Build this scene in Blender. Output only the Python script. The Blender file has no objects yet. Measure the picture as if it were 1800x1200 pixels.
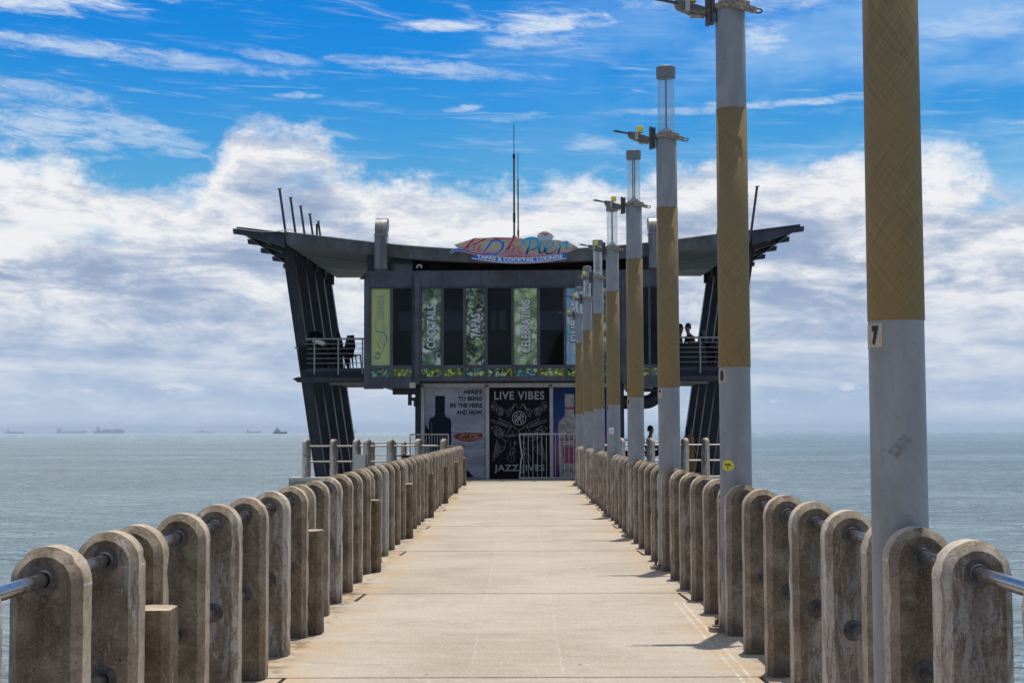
import bpy, bmesh, math, random
import numpy as np
from mathutils import Vector, Matrix
random.seed(7); rnd = random.Random(11)
S = bpy.context.scene
COL = S.collection
R = math.radians

# ------------------------------------------------------------------ camera
F_ = 2600.0
YAW = math.atan(15.5/F_); PITCH = math.atan(157.5/F_); ROLL = -0.0036
fw = Vector((-math.sin(YAW)*math.cos(PITCH), math.cos(YAW)*math.cos(PITCH), math.sin(PITCH)))
rt0 = fw.cross(Vector((0, 0, 1))).normalized(); up0 = rt0.cross(fw)
rt = rt0*math.cos(ROLL) + up0*math.sin(ROLL); up = -rt0*math.sin(ROLL) + up0*math.cos(ROLL)
CAM = Vector((0, 0, 1.5))
cd = bpy.data.cameras.new('camera'); cam = bpy.data.objects.new('camera', cd); COL.objects.link(cam)
cam.matrix_world = Matrix(((rt.x, up.x, -fw.x, CAM.x), (rt.y, up.y, -fw.y, CAM.y), (rt.z, up.z, -fw.z, CAM.z), (0, 0, 0, 1)))
cd.sensor_width = 36; cd.lens = 36*F_/1800; cd.clip_start = 0.1; cd.clip_end = 90000
S.camera = cam

def at(x, y, Y):            # point of the plane at depth Y that the photograph shows at pixel x, y
    v = fw + rt*((x-900)/F_) - up*((y-600)/F_)
    return CAM + v*(Y/v.y)
def ax(x, Y, y=600): return at(x, y, Y).x
def az(y, Y, x=915): return at(x, y, Y).z

# ------------------------------------------------------------------ light
SUN = Vector((0.28, 0.72, 4.76)).normalized()
sun_el = math.asin(SUN.z); sun_az = math.atan2(SUN.x, SUN.y)
sd = bpy.data.lights.new('sun', 'SUN'); so = bpy.data.objects.new('sun', sd); COL.objects.link(so)
sd.energy = 4.2; sd.angle = R(0.53); sd.color = (1.0, 0.955, 0.88)
so.rotation_euler = SUN.to_track_quat('Z', 'Y').to_euler(); so.location = (0, 0, 60)
S.view_settings.view_transform = 'Standard'; S.view_settings.look = 'None'
S.view_settings.exposure = 0.0; S.view_settings.gamma = 1.0
try: S.cycles.transparent_max_bounces = 24; S.cycles.max_bounces = 8
except Exception: pass

# ------------------------------------------------------------------ node helper
class NT:
    def __init__(s, tree): s.t = tree; s.t.nodes.clear()
    def n(s, kind, **kw):
        nd = s.t.nodes.new(kind)
        for k, v in kw.items():
            if k.startswith('i_'):
                k = k[2:]; k = int(k) if k.isdigit() else k.replace('_', ' ')
                s.set(nd.inputs[k], v)
            else: setattr(nd, k, v)
        return nd
    def set(s, sock, v):
        if isinstance(v, bpy.types.NodeSocket): s.t.links.new(v, sock)
        else:
            try: sock.default_value = v
            except Exception: sock.default_value = (*v, 1) if len(v) == 3 else v
    def math(s, op, a, b=0.0, c=0.0, clamp=False):
        nd = s.t.nodes.new('ShaderNodeMath'); nd.operation = op; nd.use_clamp = clamp
        for i, v in enumerate((a, b, c)): s.set(nd.inputs[i], v)
        return nd.outputs[0]
    def ss(s, v, a, b, lo=0.0, hi=1.0):
        nd = s.t.nodes.new('ShaderNodeMapRange'); nd.interpolation_type = 'SMOOTHSTEP'
        for i, q in enumerate((v, a, b, lo, hi)): s.set(nd.inputs[i], q)
        return nd.outputs[0]
    def lin(s, v, a, b, lo=0.0, hi=1.0):
        nd = s.t.nodes.new('ShaderNodeMapRange')
        for i, q in enumerate((v, a, b, lo, hi)): s.set(nd.inputs[i], q)
        return nd.outputs[0]
    def mix(s, f, a, b, mode='MIX'):
        nd = s.t.nodes.new('ShaderNodeMix'); nd.data_type = 'RGBA'; nd.blend_type = mode
        s.set(nd.inputs[0], f)
        for i, v in ((6, a), (7, b)):
            s.set(nd.inputs[i], v if isinstance(v, bpy.types.NodeSocket) else (*v[:3], 1))
        return nd.outputs[2]
    def noise(s, vec, scale, detail=4, rough=0.55, dist=0.0, col=False):
        nd = s.n('ShaderNodeTexNoise'); nd.inputs['Scale'].default_value = scale
        nd.inputs['Detail'].default_value = detail; nd.inputs['Roughness'].default_value = rough
        nd.inputs['Distortion'].default_value = dist
        s.t.links.new(vec, nd.inputs['Vector']); return nd.outputs[1 if col else 0]
    def comb(s, x, y, z):
        nd = s.n('ShaderNodeCombineXYZ')
        for i, v in enumerate((x, y, z)): s.set(nd.inputs[i], v)
        return nd.outputs[0]
    def sep(s, v):
        nd = s.n('ShaderNodeSeparateXYZ'); s.t.links.new(v, nd.inputs[0]); return nd.outputs
    def vmul(s, v, k):
        nd = s.n('ShaderNodeVectorMath', operation='MULTIPLY'); s.set(nd.inputs[0], v); s.set(nd.inputs[1], k); return nd.outputs[0]
    def ramp(s, f, stops, interp='LINEAR'):
        nd = s.n('ShaderNodeValToRGB'); s.t.links.new(f, nd.inputs[0]); cr = nd.color_ramp; cr.interpolation = interp
        while len(cr.elements) < len(stops): cr.elements.new(0.5)
        for e, (p, c) in zip(cr.elements, stops):
            e.position = p; e.color = (*c[:3], 1) if not isinstance(c, (int, float)) else (c, c, c, 1)
        return nd.outputs[0]

def mat(name, fn=None, col=(0.5, 0.5, 0.5), rough=0.6, metal=0.0, bump=0.0, bscale=60, var=0.0, vscale=3.0, spec=0.5):
    m = bpy.data.materials.new(name); m.use_nodes = True; t = NT(m.node_tree)
    out = t.n('ShaderNodeOutputMaterial'); p = t.n('ShaderNodeBsdfPrincipled')
    m.node_tree.links.new(p.outputs[0], out.inputs[0])
    p.inputs['Roughness'].default_value = rough; p.inputs['Metallic'].default_value = metal
    p.inputs['Base Color'].default_value = (*col, 1); p.inputs['Specular IOR Level'].default_value = spec
    pos = t.n('ShaderNodeNewGeometry').outputs['Position']
    if var > 0:
        nz = t.noise(pos, vscale, 5, 0.6)
        c2 = tuple(c*(1-var) for c in col); c3 = tuple(min(1, c*(1+var)) for c in col)
        t.set(p.inputs['Base Color'], t.mix(t.ss(nz, 0.3, 0.7), c2, c3))
        t.set(p.inputs['Roughness'], t.lin(nz, 0.3, 0.7, max(0.05, rough-0.08), min(1, rough+0.1)))
    if bump > 0:
        b = t.n('ShaderNodeBump'); b.inputs['Strength'].default_value = bump; b.inputs['Distance'].default_value = 0.004
        t.set(b.inputs['Height'], t.noise(pos, bscale, 4, 0.6)); t.set(p.inputs['Normal'], b.outputs[0])
    if fn: fn(t, p, pos, out)
    return m

# ------------------------------------------------------------------ sky
W = bpy.data.worlds.new('World'); S.world = W; W.use_nodes = True
t = NT(W.node_tree)
wo = t.n('ShaderNodeOutputWorld'); bg = t.n('ShaderNodeBackground'); bg.inputs[1].default_value = 0.1
W.node_tree.links.new(bg.outputs[0], wo.inputs[0])
sky = t.n('ShaderNodeTexSky'); sky.sky_type = 'NISHITA'; sky.sun_disc = False
sky.sun_elevation = sun_el; sky.sun_rotation = sun_az; sky.altitude = 0; sky.air_density = 1.0; sky.dust_density = 0.6; sky.ozone_density = 1.5
dirv = t.n('ShaderNodeTexCoord').outputs['Generated']
X, Y, Z = t.sep(dirv)
azi = t.math('MULTIPLY', t.math('ARCTAN2', X, Y), 57.2958)          # degrees from +Y
ele = t.math('MULTIPLY', t.math('ARCSINE', Z), 57.2958)
hs = t.n('ShaderNodeHueSaturation'); hs.inputs['Saturation'].default_value = 1.5; hs.inputs['Value'].default_value = 1.0
t.set(hs.inputs['Color'], sky.outputs[0])
blue_k = t.ss(ele, 8.5, 16.0)
blue = t.mix(blue_k, t.vmul(hs.outputs[0], (0.62, 1.06, 1.16)), t.vmul(hs.outputs[0], (0.03, 0.95, 1.34)))
# unseen whitish veil overhead, added to make the ambient light less blue
overhead = t.math('MULTIPLY', t.ss(ele, 19, 40), 0.62)
# right-hand side of the blue is paler (thin veil)
veil = t.math('MULTIPLY', t.ss(azi, -4, 12), t.ss(t.noise(t.comb(t.math('MULTIPLY', azi, 0.11), t.math('MULTIPLY', ele, 0.30), 3.0), 1.0, 4, 0.6), 0.36, 0.66))
ae = t.comb(t.math('MULTIPLY', azi, 0.10), t.math('MULTIPLY', ele, 0.19), 0.0)
warp = t.noise(t.comb(t.math('MULTIPLY', azi, 0.25), t.math('MULTIPLY', ele, 0.4), 5.0), 1.0, 3, 0.6)
# height of the cumulus bank's top edge along the horizon
fc = t.n('ShaderNodeFloatCurve'); cv = fc.mapping.curves[0]
pts = [(-180, 11), (-60, 10.2), (-19.0, 10.6), (-16.4, 9.9), (-14.0, 9.2), (-12.2, 9.6), (-10.6, 11.7), (-8.2, 11.7), (-6.8, 10.4), (-5.2, 9.9), (-2.5, 9.5), (0.5, 9.6), (3, 9.8),
       (6, 9.9), (9, 10.4), (13, 10.5), (15.6, 10.7), (17.2, 10.2), (19.0, 8.9), (26, 9.6), (60, 11), (180, 11)]
def aun(a): return 0.5 + 0.5*math.copysign(min(1, abs(a)/26.0), a) if abs(a) <= 26 else (0.0 if a < 0 else 1.0)
pp = [(aun(a), e/15) for a, e in pts if abs(a) <= 26]
while len(cv.points) < len(pp)+2: cv.points.new(0.5, 0.5)
allp = [(0.0, 10/15)] + pp + [(1.0, 9.6/15)]
allp = sorted(set(allp)); 
for i, q in enumerate(cv.points):
    q.location = allp[min(i, len(allp)-1)] if i < len(allp) else (1.0, 9.6/15)
fc.mapping.update()
t.set(fc.inputs['Value'], t.lin(azi, -26, 26)); edge = t.math('MULTIPLY', fc.outputs[0], 15.0)
fine0 = t.noise(t.comb(t.math('MULTIPLY', azi, 1.3), t.math('MULTIPLY', ele, 2.2), 8.8), 1.0, 8, 0.72, 0.2)
cn = t.noise(t.comb(t.math('MULTIPLY', azi, 0.42), t.math('MULTIPLY', ele, 0.62), 1.3), 1.0, 8, 0.58, 0.2)
h = t.math('SUBTRACT', t.math('ADD', edge, t.math('MULTIPLY', t.math('SUBTRACT', cn, 0.5), 3.4)), ele)
bank = t.ss(t.math('ADD', h, t.math('MULTIPLY', t.math('SUBTRACT', fine0, 0.5), 1.6)), -0.35, 0.95)
# blue gaps inside the bank (towards the right, and thin veils low down)
gap = t.noise(t.comb(t.math('MULTIPLY', azi, 0.16), t.math('MULTIPLY', ele, 0.55), 21.7), 1.0, 6, 0.6, 0.4)
gapm = t.math('MULTIPLY', t.ss(gap, 0.60, 0.74), t.ss(ele, 2.5, 5.5))
rg = t.math('MULTIPLY', t.ss(azi, 15.6, 17.6), t.math('MULTIPLY', t.ss(ele, 7.7, 8.4), t.ss(ele, 10.2, 9.2)))
bank = t.math('MULTIPLY', bank, t.math('SUBTRACT', 1.0, t.math('MAXIMUM', t.math('MULTIPLY', gapm, 0.45), t.math('MULTIPLY', rg, t.ss(cn, 0.40, 0.56)))), clamp=True)
# shading inside the bank: lit billows, bluish grey bases, streaky layers lower down
s1 = t.noise(t.comb(t.math('MULTIPLY', azi, 0.12), t.math('MULTIPLY', t.math('ADD', ele, t.math('MULTIPLY', azi, 0.07)), 0.55), 9.0), 1.0, 9, 0.62, 0.7)
s2 = t.noise(t.comb(t.math('MULTIPLY', azi, 0.42), t.math('MULTIPLY', t.math('SUBTRACT', ele, 0.25), 1.1), 4.0), 1.0, 9, 0.66, 0.3)
lit = t.math('ADD', t.math('MULTIPLY', s1, 0.62), t.math('MULTIPLY', s2, 0.42))
lit = t.ss(lit, 0.39, 0.63)
topk = t.math('MULTIPLY', t.ss(h, 3.0, 0.2), 0.42)
lit = t.math('ADD', lit, topk, clamp=True)
cc = t.ramp(lit, [(0.0, (4.3, 5.3, 7.1)), (0.30, (5.3, 6.1, 7.5)), (0.62, (7.0, 7.4, 8.2)), (1.0, (9.0, 9.0, 9.2))])
for e in cc.node.color_ramp.elements: pass
low = t.mix(t.ss(t.noise(t.comb(t.math('MULTIPLY', azi, 0.10), t.math('MULTIPLY', t.math('ADD', ele, t.math('MULTIPLY', azi, 0.05)), 0.95), 33.0), 1.0, 9, 0.62, 0.6), 0.40, 0.64), (0.38, 0.51, 0.71), (0.64, 0.71, 0.82))
low = t.mix(t.ss(ele, 1.8, 0.0), low, (0.56, 0.69, 0.86))
low10 = t.vmul(low, (10, 10, 10))
# colour ramps clamp at 1, so the cloud ramp is kept in 0..1 and scaled here
for e, c in zip(cc.node.color_ramp.elements, [(0.30, 0.39, 0.57), (0.44, 0.52, 0.67), (0.63, 0.675, 0.77), (0.89, 0.895, 0.91)]): e.color = (*c, 1)
cc10 = t.vmul(cc, (10, 10, 10))
cloud = t.mix(t.math('MULTIPLY', t.ss(ele, 6.0, 1.2), 0.75), cc10, low10)
# small cumulus low over the horizon
lowc = t.noise(t.comb(t.math('MULTIPLY', azi, 0.50), t.math('MULTIPLY', ele, 1.5), 12.0), 1.0, 6, 0.55)
lm = t.math('MULTIPLY', t.ss(lowc, 0.60, 0.70), t.math('MULTIPLY', t.ss(ele, 0.6, 1.2), t.ss(ele, 3.2, 2.2)))
cloud = t.mix(t.math('MULTIPLY', lm, 0.75), cloud, (7.4, 7.8, 8.6))
# cirrus streaks in the blue
ci = t.noise(t.comb(t.math('MULTIPLY', azi, 0.105), t.math('MULTIPLY', t.math('ADD', ele, t.math('MULTIPLY', azi, 0.055)), 0.95), 7.7), 1.0, 8, 0.62, 1.1)
cirg = t.noise(t.comb(t.math('MULTIPLY', azi, 0.12), t.math('MULTIPLY', ele, 0.30), 17.0), 1.0, 2, 0.5)
cir = t.math('MULTIPLY', t.ss(ci, 0.55, 0.78), t.ss(cirg, 0.42, 0.62))
fine = t.noise(t.comb(t.math('MULTIPLY', azi, 0.62), t.math('MULTIPLY', t.math('ADD', ele, t.math('MULTIPLY', azi, 0.06)), 2.6), 2.7), 1.0, 9, 0.72, 0.5)
def puff(a0, e0, wa, we, amt, slope=0.0):     # a wisp of cloud at a given bearing
    da = t.math('DIVIDE', t.math('SUBTRACT', azi, a0), wa)
    de = t.math('DIVIDE', t.math('SUBTRACT', t.math('SUBTRACT', ele, e0), t.math('MULTIPLY', t.math('SUBTRACT', azi, a0), slope)), we)
    d = t.math('ADD', t.math('MULTIPLY', da, da), t.math('MULTIPLY', de, de))
    d = t.math('ADD', d, t.math('MULTIPLY', t.math('SUBTRACT', fine, 0.5), 7.0))
    return t.math('MULTIPLY', t.ss(d, 1.9, -0.9), amt)
wis = None
for a in [(-18.8, 15.9, 3.6, 0.55, 0.85, 0.03), (-13.5, 16.5, 3.4, 0.4, 0.75, 0.02), (-17.2, 14.2, 4.5, 0.30, 0.6, -0.05), (-13.5, 13.9, 4.0, 0.30, 0.45, -0.05), (-18.4, 12.4, 2.6, 0.45, 0.5, -0.05),
          (-17.8, 11.2, 2.2, 0.8, 0.6, -0.1), (-14.6, 11.2, 2.4, 0.55, 0.55, -0.25), (-9.6, 14.2, 1.6, 0.22, 0.45, -0.1), (-8.7, 12.8, 0.8, 0.12, 0.7, 0.0), (-3.0, 15.5, 1.8, 0.2, 0.8, 0.03),
          (1.0, 15.6, 2.2, 0.5, 0.85, 0.02), (0.5, 14.9, 1.6, 0.3, 0.5, 0.0), (-3.4, 13.9, 3.6, 0.28, 0.5, -0.08), (-2.3, 12.4, 0.7, 0.12, 0.5, 0.1), (0.0, 12.1, 1.0, 0.15, 0.4, 0.1),
          (9.2, 14.8, 1.2, 0.5, 0.7, 0.1), (10.5, 12.4, 3.4, 0.16, 0.65, 0.02), (6.0, 12.2, 2.2, 0.16, 0.4, 0.0), (3.0, 11.0, 1.2, 0.3, 0.4, -0.1), (9.5, 16.3, 4.0, 0.5, 0.5, 0.0), (17.6, 14.8, 2.6, 0.5, 0.35, 0.05)]:
    q = puff(*a); wis = q if wis is None else t.math('MAXIMUM', wis, q)
cir = t.math('MAXIMUM', t.math('MULTIPLY', cir, 0.70), wis)
blue = t.mix(t.math('MULTIPLY', veil, 0.50), blue, (4.6, 6.9, 9.3))
fib = t.noise(t.comb(t.math('MULTIPLY', azi, 0.22), t.math('MULTIPLY', t.math('ADD', ele, t.math('MULTIPLY', azi, 0.04)), 3.1), 41.0), 1.0, 8, 0.66, 0.6)
cir = t.math('MAXIMUM', cir, t.math('MULTIPLY', t.ss(fib, 0.52, 0.80), 0.34))
upper = t.mix(cir, blue, (7.9, 8.5, 9.2))
upper = t.mix(overhead, upper, (5.6, 5.5, 5.3))
skyc = t.mix(bank, upper, cloud)
skyc = t.mix(t.ss(ele, 0.0, -1.5), skyc, (3.0, 3.6, 4.0))
t.set(bg.inputs[0], skyc)

# ------------------------------------------------------------------ mesh builder
class MB:
    def __init__(s): s.v = []; s.f = []; s.m = []
    def add(s, vs, fs, mi=0):
        o = len(s.v); s.v += [tuple(v) for v in vs]
        for f in fs: s.f.append(tuple(i+o for i in f)); s.m.append(mi)
    def box(s, x0, x1, y0, y1, z0, z1, mi=0):
        if x0 > x1: x0, x1 = x1, x0
        if y0 > y1: y0, y1 = y1, y0
        if z0 > z1: z0, z1 = z1, z0
        s.add([(x0, y0, z0), (x1, y0, z0), (x1, y1, z0), (x0, y1, z0), (x0, y0, z1), (x1, y0, z1), (x1, y1, z1), (x0, y1, z1)],
              [(0, 3, 2, 1), (4, 5, 6, 7), (0, 1, 5, 4), (1, 2, 6, 5), (2, 3, 7, 6), (3, 0, 4, 7)], mi); return s
    def bar(s, p0, p1, w, h, mi=0, upv=(0, 0, 1)):
        p0 = Vector(p0); p1 = Vector(p1); d = (p1-p0).normalized(); u = Vector(upv)
        if abs(d.dot(u)) > 0.99: u = Vector((0, 1, 0))
        sx = d.cross(u).normalized(); sz = sx.cross(d)
        vs = [p + sx*a*w/2 + sz*b*h/2 for p in (p0, p1) for a, b in ((-1, -1), (1, -1), (1, 1), (-1, 1))]
        s.add(vs, [(0, 1, 2, 3), (7, 6, 5, 4), (0, 4, 5, 1), (1, 5, 6, 2), (2, 6, 7, 3), (3, 7, 4, 0)], mi); return s
    def tube(s, pts, r, n=12, mi=0, cap=True):
        pts = [Vector(p) for p in pts]; k = len(pts); rs = r if isinstance(r, (list, tuple)) else [r]*k
        ref = Vector((0, 0, 1)) if abs((pts[1]-pts[0]).normalized().z) < 0.9 else Vector((0, 1, 0)); vs = []
        for i, p in enumerate(pts):
            d = (pts[min(i+1, k-1)]-pts[max(i-1, 0)]).normalized(); a = d.cross(ref).normalized(); b = a.cross(d)
            vs += [p + (a*math.cos(2*math.pi*j/n)+b*math.sin(2*math.pi*j/n))*rs[i] for j in range(n)]
        fs = [(i*n+j, i*n+(j+1) % n, (i+1)*n+(j+1) % n, (i+1)*n+j) for i in range(k-1) for j in range(n)]
        if cap: fs += [tuple(range(n-1, -1, -1)), tuple((k-1)*n+j for j in range(n))]
        s.add(vs, fs, mi); return s
    def lathe(s, prof, c=(0, 0, 0), n=24, mi=0, cap=True):
        vs = [(c[0]+r*math.cos(2*math.pi*j/n), c[1]+r*math.sin(2*math.pi*j/n), c[2]+z) for r, z in prof for j in range(n)]
        k = len(prof); fs = [(i*n+j, i*n+(j+1) % n, (i+1)*n+(j+1) % n, (i+1)*n+j) for i in range(k-1) for j in range(n)]
        if cap: fs += [tuple(range(n-1, -1, -1)), tuple((k-1)*n+j for j in range(n))]
        s.add(vs, fs, mi); return s
    def prism(s, poly, y0, y1, mi=0, axis='y'):       # poly of (x, z) for axis y, (y, z) for x, (x, y) for z
        n = len(poly)
        f = {'y': lambda p, q: (p[0], q, p[1]), 'x': lambda p, q: (q, p[0], p[1]), 'z': lambda p, q: (p[0], p[1], q)}[axis]
        vs = [f(p, y0) for p in poly] + [f(p, y1) for p in poly]
        s.add(vs, [tuple(range(n)), tuple(range(2*n-1, n-1, -1))] + [(i, i+n, (i+1) % n+n, (i+1) % n) for i in range(n)], mi); return s
    def mesh(s, name, mats):
        me = bpy.data.meshes.new(name); me.from_pydata(s.v, [], s.f)
        for m in (mats if isinstance(mats, (list, tuple)) else [mats]): me.materials.append(m)
        me.polygons.foreach_set('material_index', s.m)
        bm = bmesh.new(); bm.from_mesh(me); bmesh.ops.recalc_face_normals(bm, faces=bm.faces); bm.to_mesh(me); bm.free()
        return me
    def build(s, name, mats, parent=None, smooth=None, origin=None, label=None):
        if origin is not None:
            o = Vector(origin); s.v = [tuple(Vector(v)-o) for v in s.v]
        me = s.mesh(name, mats)
        if smooth:
            me.polygons.foreach_set('use_smooth', [True]*len(me.polygons)); me.set_sharp_from_angle(angle=R(smooth))
        ob = bpy.data.objects.new(name, me); COL.objects.link(ob)
        if parent is not None: ob.parent = parent
        if origin is not None: ob.location = origin
        if label: ob['label'] = label
        return ob

def tag(o, label=None, cat=None, group=None, kind=None):
    if label: o['label'] = label
    if cat: o['category'] = cat
    if group: o['group'] = group
    if kind: o['kind'] = kind
    return o
def thing(name, label, cat, loc=(0, 0, 0), rz=0.0, group=None):
    o = bpy.data.objects.new(name, None); COL.objects.link(o); o.empty_display_size = 0.2
    o.location = loc; o.rotation_euler = (0, 0, rz); return tag(o, label, cat, group)
def kids(o): return [c for c in COL.objects if c.parent == o]
def clone(o, parent=None, known=None):
    c = o.copy(); COL.objects.link(c); c.parent = parent
    for ch in (known if known is not None else KID(o)): clone(ch, c)
    return c
def KID(o): return list(o.children)

def textmesh(body, x0, x1, z0, z1, y, depth=0.004, off=0.0, rot=False, spacing=1.0):
    """words lying in the facade plane (facing -Y), fitted to the box; rot: reading upwards"""
    cu = bpy.data.curves.new('t', 'FONT'); cu.body = body; cu.offset = off; cu.extrude = 0.0; cu.space_character = spacing
    cu.align_x = 'CENTER'; cu.resolution_u = 3; cu.space_line = 0.98
    ob = bpy.data.objects.new('t', cu); COL.objects.link(ob)
    bpy.context.view_layer.update()
    me = bpy.data.meshes.new_from_object(ob.evaluated_get(bpy.context.evaluated_depsgraph_get()))
    bpy.data.objects.remove(ob); bpy.data.curves.remove(cu)
    vs = [(v.co.x, v.co.y) for v in me.vertices]; fs = [tuple(p.vertices) for p in me.polygons]; bpy.data.meshes.remove(me)
    a0 = min(v[0] for v in vs); a1 = max(v[0] for v in vs); b0 = min(v[1] for v in vs); b1 = max(v[1] for v in vs)
    mb = MB(); out = []
    for a, b in vs:
        u = (a-a0)/(a1-a0); w = (b-b0)/(b1-b0)
        if rot: out.append((x1-(x1-x0)*w, z0+(z1-z0)*u))
        else: out.append((x0+(x1-x0)*u, z0+(z1-z0)*w))
    n = len(out)
    mb.add([(p[0], y, p[1]) for p in out], fs)
    # thickness: rim quads from boundary edges
    cnt = {}
    for f in fs:
        for i in range(len(f)):
            e = (f[i], f[(i+1) % len(f)]); k = tuple(sorted(e)); cnt.setdefault(k, []).append(e)
    back = [(p[0], y+depth, p[1]) for p in out]; o = len(mb.v); mb.v += back
    for k, l in cnt.items():
        if len(l) == 1: a, b = l[0]; mb.f.append((b, a, a+o, b+o)); mb.m.append(0)
    return mb

def catmull(pts, k=6):
    P = [Vector((*p, 0)) if len(p) == 2 else Vector(p) for p in pts]; out = []
    for i in range(len(P)-1):
        p0 = P[max(i-1, 0)]; p1 = P[i]; p2 = P[i+1]; p3 = P[min(i+2, len(P)-1)]
        for j in range(k):
            q = j/k; out.append(0.5*((2*p1)+(-p0+p2)*q+(2*p0-5*p1+4*p2-p3)*q*q+(-p0+3*p1-3*p2+p3)*q**3))
    out.append(P[-1]); return out
def ribbon(mb, pts, w, y, depth=0.01, mi=0, k=6):
    """flat brush stroke in the facade plane; w: width or list of widths at the control points"""
    C = catmull(pts, k) if len(pts) > 2 else [Vector((*p, 0)) for p in pts]; n = len(C)
    ws = w if isinstance(w, (list, tuple)) else [w]*len(pts); L = []; 
    for i, p in enumerate(C):
        q = i/(n-1)*(len(ws)-1); a = int(min(q, len(ws)-2)) if len(ws) > 1 else 0; fr = q-a
        ww = ws[a]*(1-fr)+ws[min(a+1, len(ws)-1)]*fr
        d = (C[min(i+1, n-1)]-C[max(i-1, 0)]); d = d.normalized() if d.length > 1e-9 else Vector((1, 0, 0))
        nn = Vector((-d.y, d.x, 0))*ww/2; L.append((p+nn, p-nn))
    vs = []
    for a, b in L: vs += [(a.x, y, a.y), (b.x, y, b.y), (a.x, y+depth, a.y), (b.x, y+depth, b.y)]
    fs = []
    for i in range(n-1):
        o = 4*i; fs += [(o, o+4, o+5, o+1), (o+2, o+3, o+7, o+6), (o, o+2, o+6, o+4), (o+1, o+5, o+7, o+3)]
    fs += [(0, 1, 3, 2), (4*n-4, 4*n-2, 4*n-1, 4*n-3)]
    mb.add(vs, fs, mi)

# ------------------------------------------------------------------ materials
JO = [3.72, 8.52, 13.22, 18.08, 23.0, 28.0, 33.0, 38.2]         # near edge of each cross strip, 0.63 m deep
JOINTS = [v for j in JO[1:6] for v in (j, j+0.63)]
CHX, CHS = 1.334, 0.004
def concrete_deck(t, p, pos, out):
    x, y, z = t.sep(pos)
    big = t.noise(pos, 0.55, 5, 0.6, 0.5)
    streak = t.noise(t.vmul(pos, (1.1, 7.0, 1.0)), 1.0, 6, 0.62, 0.4)
    grit = t.noise(pos, 38.0, 6, 0.8)
    f = t.math('ADD', t.math('MULTIPLY', big, 0.5), t.math('ADD', t.math('MULTIPLY', streak, 0.22), t.math('MULTIPLY', t.noise(pos, 7.0, 9, 0.8, 0.3), 0.28)))
    c = t.ramp(t.ss(f, 0.33, 0.68), [(0.0, (0.335, 0.280, 0.208)), (0.5, (0.42, 0.358, 0.278)), (1.0, (0.485, 0.425, 0.345))])
    c = t.mix(t.math('MULTIPLY', t.ss(grit, 0.42, 0.68), 0.38), c, (0.30, 0.235, 0.165))
    # central strip of newer concrete between two wobbly seams
    wob = t.math('MULTIPLY', t.math('SUBTRACT', t.noise(pos, 3.0, 4, 0.7), 0.5), 0.06)
    xs = t.math('ADD', x, wob)
    strip = t.math('MULTIPLY', t.ss(xs, -0.33, -0.32), t.ss(xs, 0.26, 0.25))
    c = t.mix(t.math('MULTIPLY', strip, 0.12), c, (0.47, 0.385, 0.29))
    brk = t.ss(t.noise(pos, 2.1, 3, 0.6), 0.42, 0.55)
    for x0 in (-0.325, 0.255):
        l = t.ss(t.math('ABSOLUTE', t.math('SUBTRACT', xs, x0)), 0.011, 0.003)
        c = t.mix(t.math('MULTIPLY', t.math('MULTIPLY', l, t.math('MULTIPLY', brk, t.ss(t.noise(pos, 22, 4, 0.8), 0.4, 0.6))), 0.42), c, (0.62, 0.57, 0.50))
    g1 = t.noise(t.vmul(pos, (1, 0.6, 1)), 70.0, 2, 0.5); g2 = t.noise(t.vmul(pos, (0.7, 1.6, 1)), 24.0, 6, 0.8)
    c = t.mix(t.math('MULTIPLY', t.ss(g1, 0.55, 0.65), 0.40), c, (0.60, 0.545, 0.46))
    c = t.mix(t.math('MULTIPLY', t.ss(g2, 0.43, 0.36), 0.45), c, (0.21, 0.17, 0.125))
    pt = t.noise(t.vmul(pos, (0.9, 1.6, 1)), 1.2, 9, 0.78, 0.5)
    c = t.mix(t.math('MULTIPLY', t.ss(pt, 0.56, 0.62), 0.30), c, (0.26, 0.215, 0.165))
    # chalk lines on the right
    for k, xo in ((0, 0.0), (1, 0.066)):
        lx = t.math('SUBTRACT', x, t.math('ADD', CHX+xo, t.math('MULTIPLY', t.math('SUBTRACT', y, 11.0), CHS)))
        l = t.ss(t.math('ABSOLUTE', t.math('ADD', lx, t.math('MULTIPLY', wob, 0.3))), 0.012, 0.006)
        l = t.math('MULTIPLY', l, t.math('MULTIPLY', t.ss(y, 13.1, 13.0), t.ss(t.noise(pos, 14, 3, 0.7), 0.42, 0.6)))
        c = t.mix(t.math('MULTIPLY', l, 0.75), c, (0.68, 0.66, 0.60))
    # chalk scuffs
    sc = t.noise(t.vmul(pos, (5.0, 16.0, 1.0)), 1.0, 3, 0.6)
    c = t.mix(t.math('MULTIPLY', t.ss(sc, 0.70, 0.78), 0.35), c, (0.62, 0.62, 0.62))
    # dark specks and hairline cracks
    vo = t.n('ShaderNodeTexVoronoi', feature='F1'); vo.inputs['Scale'].default_value = 2.3; t.set(vo.inputs['Vector'], t.vmul(pos, (1.0, 0.7, 1.0)))
    c = t.mix(t.math('MULTIPLY', t.ss(vo.outputs['Distance'], 0.05, 0.02), 0.7), c, (0.06, 0.045, 0.035))
    ve = t.n('ShaderNodeTexVoronoi', feature='DISTANCE_TO_EDGE'); ve.inputs['Scale'].default_value = 1.3
    nn = t.n('ShaderNodeVectorMath', operation='ADD'); t.set(nn.inputs[0], pos); t.set(nn.inputs[1], t.vmul(t.noise(pos, 2.5, 4, 0.6, 0, True), (0.5, 0.5, 0.5))); t.set(ve.inputs['Vector'], nn.outputs[0])
    cr = t.math('MULTIPLY', t.ss(ve.outputs['Distance'], 0.012, 0.003), t.ss(t.noise(pos, 0.8, 2, 0.5), 0.50, 0.62))
    c = t.mix(t.math('MULTIPLY', cr, 0.35), c, (0.60, 0.54, 0.46))
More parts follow.
